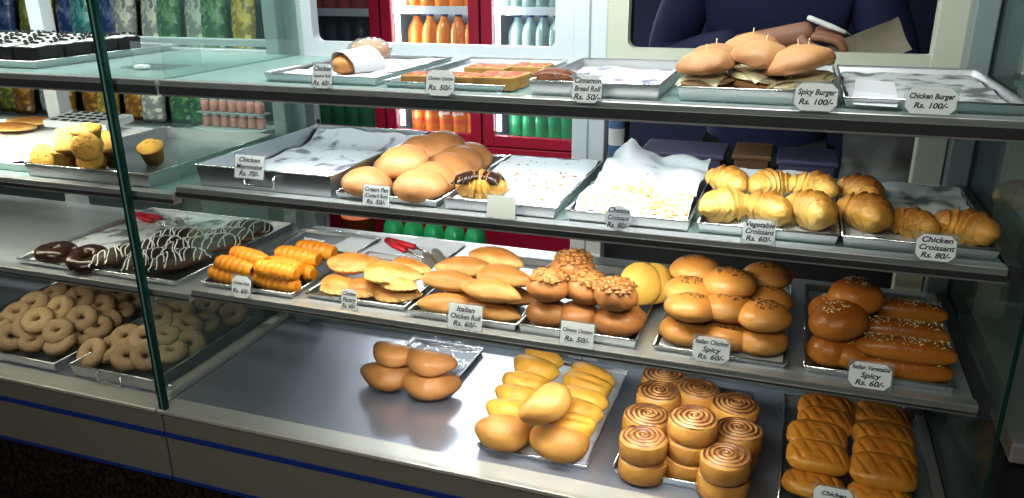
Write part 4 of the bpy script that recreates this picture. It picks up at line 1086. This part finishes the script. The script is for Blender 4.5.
def band(b, mat, H=.33, R=.046, text=None):
    l = obj('bottle_label', lathe('bottle_label', [(R * 1.012, H * .20), (R * .99, H * .33), (R * .985, H * .50)], 20), mat, b)
    if text:
        cu = D.curves.new('lettering', 'FONT'); cu.body = text; cu.size = .028; cu.align_x = 'CENTER'; cu.align_y = 'CENTER'; cu.shear = .2; cu.offset = .0006
        o = D.objects.new('lettering', cu); COL.objects.link(o); o.parent = l; cu.materials.append(M['card']); o.location = (0, -R * 1.06, H * .36); o.rotation_euler = (R_(90), R_(-10), 0); to_mesh(o)
M['lab_orange'] = plain('orange_label', (.75, .12, .02), .5); M['lab_green'] = plain('green_label', (.02, .22, .08), .5)
M['lab_dark'] = plain('dark_label', (.05, .05, .07), .5); M['lab_navy'] = plain('navy_label', (.03, .04, .2), .5)
bk = {k: Kind('bottle', k + ' bottles in the coolers', [build_bottle(k)]) for k in BOT}
def row(kind, xa, xb, n, z, y, what, where, bandmat=None, texts=()):
    for i in range(n):
        x = xa + (xb - xa) * (i + .5) / n
        w = 'far left' if i == 0 else 'far right' if i == n - 1 else ['second', 'third', 'fourth', 'fifth', 'sixth', 'seventh'][i - 1] + ' from left'
        b = bk[kind].place((x, y, z), (0, 0, 0), 1.0, '%s %s, %s' % (what, where, w))
        if i == 0 and not any(c.name.startswith('bottle_label') for c in b.children) and bandmat is not None: pass
        row.made.append((b, bandmat, texts[i] if i < len(texts) else None))
row.made = []
yb_ = YC + .14
i2 = (XB + .085, XC_ - .055); i3 = (XC_ + .10, XD_ - .12); i1 = (XA + .03, XB - .06)
row('orange', *i2, 5, SH[1], yb_, 'orange drink bottle', 'on the upper row of the middle cooler')
row('orange', *i2, 5, SH[0], yb_, 'orange drink bottle', 'on the lower row of the middle cooler', M['lab_orange'], (None, None, 'Fanta', 'Fanta', None))
row('orange', *i2, 5, SH[2], yb_, 'orange drink bottle', 'on the top row of the middle cooler')
row('clear', *i3, 5, SH[1], yb_, 'clear drink bottle', 'on the upper row of the right cooler', M['lab_dark'])
row('clear', *i3, 5, SH[2], yb_, 'clear drink bottle', 'on the top row of the right cooler')
row('green', *i3, 5, SH[0], yb_, 'green drink bottle', 'on the lower row of the right cooler', M['lab_green'])
row('red', *i1, 5, zr[0] + .005, yb_, 'red drink bottle', 'on the top row of the left cooler')
row('dark', *i1, 5, SH[1], yb_, 'dark drink bottle', 'in the middle of the left cooler', M['lab_navy'])
row('green', *i1, 5, SH[0], yb_, 'green drink bottle', 'on the lower row of the left cooler', M['lab_green'])
for b, mt, tx in row.made:
    if mt is not None: band(b, mt, text=tx)
# crate of green bottles standing on the floor in front of the coolers
cx0, cx1 = aty(384, 230, 1.55).x, aty(486, 230, 1.55).x; zt = aty(430, 219, 1.55).z
cr = empty('bottle_crate', ((cx0 + cx1) / 2, 1.55, 0)); tag(cr, 'dark crate of green bottles on the floor before the coolers', 'crate'); hw = (cx1 - cx0) / 2 + .02
bm = bmesh.new(); zb = zt - .30
bx(bm, -hw, hw, -.10, .10, 0, zb); bx(bm, -hw, hw, -.10, -.09, zb, zb + .12); bx(bm, -hw, hw, .09, .10, zb, zb + .12); bx(bm, -hw, -hw + .01, -.1, .1, zb, zb + .12); bx(bm, hw - .01, hw, -.1, .1, zb, zb + .12)
obj('crate_box', finish(bm, 'crate_box', False), M['dark'], cr)
for i in range(5):
    bk['green'].place((cx0 + (cx1 - cx0) * (i + .5) / 5, 1.55, zb + .002), (0, 0, 0), 1.0, 'green drink bottle in the floor crate, ' + ['far left', 'second from left', 'middle', 'second from right', 'far right'][i])
p = aty(372, 222, 1.5)
bu = obj('bucket', lathe('bucket', [(0, -.2), (.05, -.2), (.068, .02), (.072, .02), (.072, .026), (.066, .026), (.05, -.19), (0, -.19)], 24), plain('orange_plastic', (.55, .12, .03), .4), None, (p.x - .06, p.y, p.z)); bu.location.z = .2 + .0; bu.scale = (1, 1, 1)
bu.location.z = p.z; tag(bu, 'orange plastic bucket beside the green bottle crate', 'bucket')
sb = obj('stool', box('stool', -.055, .055, -.10, .10, 0, p.z - .2, .004), M['dark'], None, (p.x - .06, p.y + .0, 0)); tag(sb, 'dark box stool under the orange bucket', 'stool')

# ------------------------------------------------------------------ rear left shelving with packets
rk = empty('rear_shelf_rack', (-2.6, 1.2, 0)); tag(rk, 'steel rack of coloured packets behind the left case', 'rack')
for z in (.42, .82, 1.10, 1.45):
    obj('rack_shelf', box('rack_shelf', -1.0, .72, -.02, .42, z - .02, z), M['greyframe'], rk)
for x in (-1.0, -.14, .70): obj('rack_post', box('rack_post', x, x + .02, .40, .42, 0, 1.95), M['greyframe'], rk)
obj('rack_back', box('rack_back', -1.0, .72, .42, .43, 0, 1.95), M['wall'], rk)
def packet_mesh(seed, W, H, T):
    bm = bmesh.new(); n, m = 8, 10
    for s in (-1, 1):
        g = []
        for j in range(m + 1):
            v = j / m; g.append([bm.verts.new(((i / n - .5) * W, s * (T / 2) * (math.sin(math.pi * v) ** .5) * (math.sin(math.pi * i / n) ** .4 if 0 < i < n else 0) * (1 + .25 * nz((i, j, s), .5, seed)), v * H)) for i in range(n + 1)])
        for j in range(m):
            for i in range(n): bm.faces.new((g[j][i], g[j][i + 1], g[j + 1][i + 1], g[j + 1][i]))
    bmesh.ops.remove_doubles(bm, verts=bm.verts, dist=1e-5)
    return finish(bm, 'packet')
PC = dict(red=(.55, .04, .06), yellow=(.62, .48, .10), teal=(.08, .34, .38), blue=(.05, .10, .30), green=(.06, .24, .10), white=(.55, .60, .58), amber=(.42, .20, .05), olive=(.30, .32, .08))
def packet_mat(name, col):
    m, N, L, b = nt(name); tc = N.new('ShaderNodeTexCoord'); v = N.new('ShaderNodeTexVoronoi'); v.inputs['Scale'].default_value = 55; n = N.new('ShaderNodeTexNoise'); n.inputs['Scale'].default_value = 24
    L.new(tc.outputs['Object'], v.inputs['Vector']); L.new(tc.outputs['Object'], n.inputs['Vector'])
    sp = N.new('ShaderNodeSeparateColor'); L.new(v.outputs['Color'], sp.inputs[0])
    rp = N.new('ShaderNodeValToRGB'); e = rp.color_ramp.elements; rp.color_ramp.interpolation = 'EASE'
    e[0].position = 0; e[0].color = (*col, 1); e[1].position = .9; e[1].color = (.6, .64, .6, 1)
    k = e.new(.45); k.color = (col[0] * .6, col[1] * .6, col[2] * .6, 1); k = e.new(.62); k.color = (min(1, col[0] * 1.5 + .05), min(1, col[1] * 1.5 + .05), min(1, col[2] * 1.3), 1)
    av = N.new('ShaderNodeMath'); av.operation = 'MULTIPLY_ADD'; av.inputs[1].default_value = .45; L.new(sp.outputs[0], av.inputs[0]); hv = N.new('ShaderNodeMath'); hv.operation = 'MULTIPLY'; hv.inputs[1].default_value = .6; L.new(n.outputs['Fac'], hv.inputs[0]); L.new(hv.outputs[0], av.inputs[2])
    L.new(av.outputs[0], rp.inputs[0]); L.new(rp.outputs[0], b.inputs['Base Color']); b.inputs['Roughness'].default_value = .3
    bp = N.new('ShaderNodeBump'); bp.inputs['Strength'].default_value = .6; bp.inputs['Distance'].default_value = .01; L.new(n.outputs['Fac'], bp.inputs['Height']); L.new(bp.outputs[0], b.inputs['Normal'])
    return m
PM = {k: packet_mat('packet_' + k, v) for k, v in PC.items()}
pk = [packet_mesh(s, .112, .20, .06) for s in (1, 2, 3)]
def packets(z, xs, cols, where, H=1.0):
    for i, (x, c) in enumerate(zip(xs, cols)):
        me = pk[i % 3].copy(); o = obj('food_packet', me, PM[c], None, (x, 1.33 + .03 * (i % 2), z), (R_(-6), 0, R_(random.uniform(-8, 8)))); o.scale = (1, 1, H)
        w = {0: 'farthest left'}.get(i, ('%s from left' % ['', 'second', 'third', 'fourth', 'fifth', 'sixth', 'seventh', 'eighth', 'ninth', 'tenth', 'eleventh', 'twelfth', 'thirteenth', 'fourteenth', 'fifteenth', 'sixteenth'][i]))
        tag(o, '%s packet %s, %s' % (c, where, w), 'packet', 'packets on the rear rack')
packets(1.10, [-3.42 + .108 * i for i in range(14)], ['red', 'red', 'blue', 'olive', 'yellow', 'blue', 'teal', 'blue', 'white', 'white', 'green', 'white', 'green', 'yellow'], 'on the rack shelf above the cakes', 1.25)
packets(.82, [-3.42 + .118 * i for i in range(12)], ['amber', 'olive', 'amber', 'white', 'amber', 'amber', 'yellow', 'amber', 'white', 'green', 'green', 'olive'], 'on the rack shelf behind the muffins')
jar = None
jx = [aty(p_, 110, 1.12).x for p_ in (206, 215, 224, 233, 242, 251, 260)]
def build_jar():
    t = obj('sweet_jar', lathe('sweet_jar', [(0, 0), (.014, 0), (.016, .004), (.016, .034), (.012, .04), (0, .04)], 14), plain('pink_sweets', (.55, .25, .20), .35, var=.3))
    obj('jar_lid', lathe('jar_lid', [(0, .04), (.0135, .04), (.0135, .05), (0, .05)], 14), M['card'], t); return t
jars = Kind('jar', 'small pink sweet jars', [build_jar])
zj = aty(235, 127, 1.12).z
jt = obj('jar_stand', box('jar_stand', jx[0] - .03, jx[-1] + .03, 1.06, 1.18, 0, zj, .004), M['greyframe']); tag(jt, 'grey stand carrying rows of small pink jars behind the partition', 'stand')
for j in range(2):
    if j: 
        s = obj('jar_tray', box('jar_tray', jx[0] - .02, jx[-1] + .02, 1.09, 1.15, zj + .0505, zj + .054), M['greyframe']); tag(s, 'thin grey tray between the two rows of pink jars', 'tray')
    for i, x in enumerate(jx):
        w = 'left end' if i == 0 else 'right end' if i == 6 else ['second', 'third', 'fourth', 'fifth', 'sixth'][i - 1] + ' from left'
        jars.place((x, 1.12, zj + j * .055), (0, 0, 0), 1.0, 'small pink jar with white lid, %s row, %s' % (('lower', 'upper')[j], w))
mt_ = obj('slotted_tray', None or box('slotted_tray', -.11, .11, -.05, .05, 0, .02, .004), M['white'], None, (0, 0, 0), (R_(6), 0, 0)); mt_.location = (aty(93, 110, .42).x, .40, Z2L + .035)
tag(mt_, 'white slotted plastic tray at the back of the left middle shelf', 'tray')
obj('dark_slot_bars', (lambda bm: ([bx(bm, -.09 + i * .036, -.068 + i * .036, -.042 + j * .024, -.030 + j * .024, .0195, .0212) for i in range(5) for j in range(4)], finish(bm, 'dark_slot_bars', False))[1])(bmesh.new()), M['dark'], mt_)  # solid dark bars on top, painting the shade of open slots

# ------------------------------------------------------------------ rear right: dark panel, counter things, person
struct(obj('wall_partition', box('wall_partition', -.62, 1.6, 1.9, 1.94, 0, 2.9), M['wallblue']))
rc = empty('rear_counter', (.0, .60, 0)); tag(rc, 'dark work counter between the case and the seller', 'counter')
obj('counter_top', box('counter_top', -.46, .9, .0, .20, .86, .90, .003), M['dark'], rc); obj('counter_base', box('counter_base', -.44, .88, .02, .18, 0, .86), M['dark'], rc)
zc_ = .90
def bbox(label, px0, px1, y, h, mat, cat='box', name='storage_box', lid=None):
    x0, x1 = aty(px0, 150, y).x, aty(px1, 150, y).x
    t = empty(name, ((x0 + x1) / 2, y, zc_)); hw = (x1 - x0) / 2; tag(t, label, cat)
    obj('box_body', box('box_body', -hw, hw, 0, .14, 0, h, .006), mat, t); obj('box_lid', box('box_lid', -hw - .006, hw + .006, -.006, .146, h, h + .012, .004), lid or mat, t)
M['tan'] = plain('tan_card', (.22, .16, .11), .7, var=.2); M['violet'] = plain('violet_grey', (.07, .065, .12), .6, var=.3); M['brownbox'] = plain('brown_box', (.14, .07, .03), .6, var=.3); M['skybox'] = plain('sky_blue', (.12, .22, .42), .5, var=.3)
bbox('tan carton on the rear counter beside the white post', 600, 624, .63, .05, M['tan'])
bbox('violet grey crate behind the rumpled paper', 642, 722, .63, .085, M['violet'])
bbox('brown box on the dark rear counter', 735, 770, .63, .09, M['brownbox'])
bbox('dim violet box at the right of the rear counter', 780, 838, .63, .085, M['violet'])
jb = aty(616, 150, .70)
bl = obj('bottle', lathe('bottle', [(0, 0), (.032, 0), (.036, .01), (.036, .16), (.016, .20), (.014, .23), (0, .23)], 20), M['skybox'], None, (jb.x, 1.50, zc_ + .092)); tag(bl, 'pale blue bottle standing on the tan carton', 'bottle'); obj('bottle_label', lathe('bottle_label', [(.0365, .05), (.0365, .12)], 20), M['card'], bl); bl.location = (jb.x + .0, .70, zc_ + .0625); bl.scale = (.55, .55, .6)
cl = obj('apron', sheet('apron', -.09, .09, -.14, .14, amp=.02, fr=9, seed=4), M['kraft'], None, aty(884, 162, .66), (R_(84), 0, 0)); cl.data.materials.clear(); cl.data.materials.append(plain('grey_cloth', (.17, .17, .16), .8, var=.2)); tag(cl, 'grey cloth hanging behind the rear post by the brown croissants', 'cloth')

def skin(name, verts, edges, radii, mat, parent=None, sub=2, root=0):
    me = D.meshes.new(name); me.from_pydata([tuple(v) for v in verts], edges, []); o = D.objects.new(name, me); COL.objects.link(o)
    md = o.modifiers.new('skin', 'SKIN'); sv = me.skin_vertices[0].data
    for i, r in enumerate(radii): sv[i].radius = (r, r) if isinstance(r, (int, float)) else r; sv[i].use_root = (i == root)
    s = o.modifiers.new('sub', 'SUBSURF'); s.levels = sub; s.render_levels = sub
    bpy.context.view_layer.update(); dg = bpy.context.evaluated_depsgraph_get(); m2 = D.meshes.new_from_object(o.evaluated_get(dg)); o.modifiers.clear(); o.data = m2; m2.name = name
    for p in m2.polygons: p.use_smooth = True
    m2.materials.clear(); m2.materials.append(mat)
    if parent: o.parent = parent
    return o
HX, HY = -.07, .98                       # where the seller stands
hand = aty(826, 33, .70); pad = aty(866, 45, .69)
V = Vector
pel, wai, che, nec, hd0, hd1 = V((HX, HY, .92)), V((HX, HY, 1.10)), V((HX, HY - .04, 1.32)), V((HX, HY - .07, 1.48)), V((HX, HY - .10, 1.57)), V((HX, HY - .12, 1.66))
shL, shR = V((HX - .19, HY - .05, 1.42)), V((HX + .19, HY - .05, 1.42))
elL = V((HX - .27, HY - .10, 1.17)); wrL = hand + V((-.085, .015, -.010)); elR = V((HX + .29, HY - .1, 1.16)); wrR = pad + V((.07, .05, -.07))
hipL, hipR = V((HX - .10, HY, .88)), V((HX + .10, HY, .88)); knL, knR = V((HX - .11, HY - .02, .48)), V((HX + .11, HY - .02, .48)); anL, anR = V((HX - .11, HY + .01, .07)), V((HX + .11, HY + .01, .07)); toL, toR = V((HX - .12, HY - .16, .035)), V((HX + .12, HY - .16, .035))
palmL = wrL + (hand - wrL) * .75; palmR = wrR + V((-.045, -.02, .015))
bodyV = [pel, wai, che, nec, hd0, hd1, shL, elL, wrL, palmL, shR, elR, wrR, palmR, hipL, knL, anL, toL, hipR, knR, anR, toR]
bodyE = [(0, 1), (1, 2), (2, 3), (3, 4), (4, 5), (2, 6), (6, 7), (7, 8), (8, 9), (2, 10), (10, 11), (11, 12), (12, 13), (0, 14), (14, 15), (15, 16), (16, 17), (0, 18), (18, 19), (19, 20), (20, 21)]
bodyR = [(.11, .085), (.10, .08), (.11, .075), .052, .085, .075, .062, .042, .027, (.036, .018), .062, .042, .027, (.036, .018), .085, .058, .04, .035, .085, .058, .04, .035]
person = empty('person', (HX, HY, 0)); tag(person, 'person in a navy shirt behind the case writing with a pen', 'person')
def under(o): o.parent = person; o.matrix_parent_inverse = Matrix.Translation((-HX, -HY, 0)); return o
body = under(skin('body', bodyV, bodyE, bodyR, M['skin']))
hm = under(obj('hair', blob('hair', .17, .20, .18, 3, .5, .05, sub=3), M['hair'])); hm.location = (HX, HY - .10, 1.70)
for s in (-1, 1):
    e = under(obj('eye', lathe('eye', [(0, -.010), (.008, -.006), (.010, 0), (.008, .006), (0, .010)], 12), M['eye'])); e.location = (HX + s * .032, HY - .185, 1.635)
    e2 = under(obj('ear', blob('ear', .02, .04, .06, 2, .9, .05, sub=2), M['skin'])); e2.location = (HX + s * .082, HY - .10, 1.62)
n_ = under(obj('nose', blob('nose', .03, .045, .045, 2, .9, .03, sub=2), M['skin'])); n_.location = (HX, HY - .205, 1.605)
m_ = under(obj('mouth', blob('mouth', .05, .02, .014, 2, .9, .03, sub=2), plain('lips', (.30, .09, .07), .5))); m_.location = (HX, HY - .185, 1.565)
sv = [pel - V((0, 0, .12)), wai, che, nec - V((0, -.01, .0)), shL, elL, elL + (wrL - elL) * .70, shR, elR, elR + (wrR - elR) * .70]
under(skin('shirt', sv, [(0, 1), (1, 2), (2, 3), (2, 4), (4, 5), (5, 6), (2, 7), (7, 8), (8, 9)], [(.175, .125), (.165, .12), (.185, .125), .064, .088, .066, .050, .088, .066, .050], M['navy']))
tv = [pel + V((0, 0, -.02)), hipL, knL, anL + V((0, 0, .03)), hipR, knR, anR + V((0, 0, .03))]
under(skin('trousers', tv, [(0, 1), (1, 2), (2, 3), (0, 4), (4, 5), (5, 6)], [(.15, .115), .105, .078, .06, .105, .078, .06], M['trousers']))
# fingers of the writing hand curl round the pen; those of the other hold the pad
def hand_fingers(palm, fwd, side, up, curl, hold):
    bases = []
    for i, (ln, sd) in enumerate(((.070, .024), (.076, .008), (.070, -.008), (.058, -.023))):
        b = palm + side * sd + fwd * .012; k1 = b + (fwd * math.cos(curl) - up * math.sin(curl)) * ln * .45 + fwd * .012; k2 = k1 + (fwd * math.cos(curl * 2.2) - up * math.sin(curl * 2.2)) * ln * .32; k3 = k2 + (fwd * math.cos(curl * 3.2) - up * math.sin(curl * 3.2)) * ln * .26
        under(skin('finger', [b - fwd * .02, b, k1, k2, k3], [(0, 1), (1, 2), (2, 3), (3, 4)], [.011, .0105, .0098, .009, .0078], M['skin'], None, 2))
    b = palm + side * .034 - fwd * .022 - up * .006; k1 = b + side * .014 + fwd * .026 - up * .010; k2 = k1 + fwd * .028 - side * .006 - up * .012
    under(skin('thumb', [palm + side * .012 - fwd * .025, b, k1, k2], [(0, 1), (1, 2), (2, 3)], [.015, .0125, .011, .009], M['skin'], None, 2))
fw = (hand - wrL); fw.normalize(); upv = V((0, -.25, .97)); sdv = upv.cross(fw).normalized() * -1
hand_fingers(palmL, fw, sdv, upv, .45, None)
fr = V((-.9, -.3, .25)).normalized(); sr = V((0, -.5, .8)).normalized()
hand_fingers(palmR, fr, sr, V((.2, -.8, -.4)).normalized(), .4, None)
pa, pbn = aty(807, 17, .685), aty(852, 35, .68)
pn = empty('pen', pa); tag(pn, 'white pen held in the hand above the brown paper', 'pen'); pn.rotation_euler = (pbn - pa).to_track_quat('Z', 'Y').to_euler(); ln = (pbn - pa).length
obj('barrel', lathe('barrel', [(0, 0), (.0055, .002), (.0062, .012), (.0062, ln * .55), (.0042, ln * .86), (0, ln * .88)], 14), M['pen'], pn)
obj('pen_tip', lathe('pen_tip', [(.0040, ln * .86), (.0012, ln * .97), (0, ln)], 10), M['chrome'], pn)
pd = obj('paper_bag', sheet('paper_bag', -.105, .085, -.042, .042, 20, 14, .010, 12, 5, lambda u, v: .02 * (2 * v - 1) ** 2), M['kraft'], None, pad + V((-.0, .0, -.02)), (R_(62), R_(-27), 0)); tag(pd, 'tan paper bag being written on behind the top shelf', 'paper bag')

SC.view_settings.view_transform = 'Standard'; SC.view_settings.look = 'Medium High Contrast'; SC.view_settings.exposure = -0.18
SC.cycles.max_bounces = 8; SC.cycles.transparent_max_bounces = 24; SC.cycles.glossy_bounces = 4; SC.cycles.diffuse_bounces = 3; SC.cycles.caustics_reflective = False; SC.cycles.caustics_refractive = False
SC.cycles.sample_clamp_indirect = 4.0
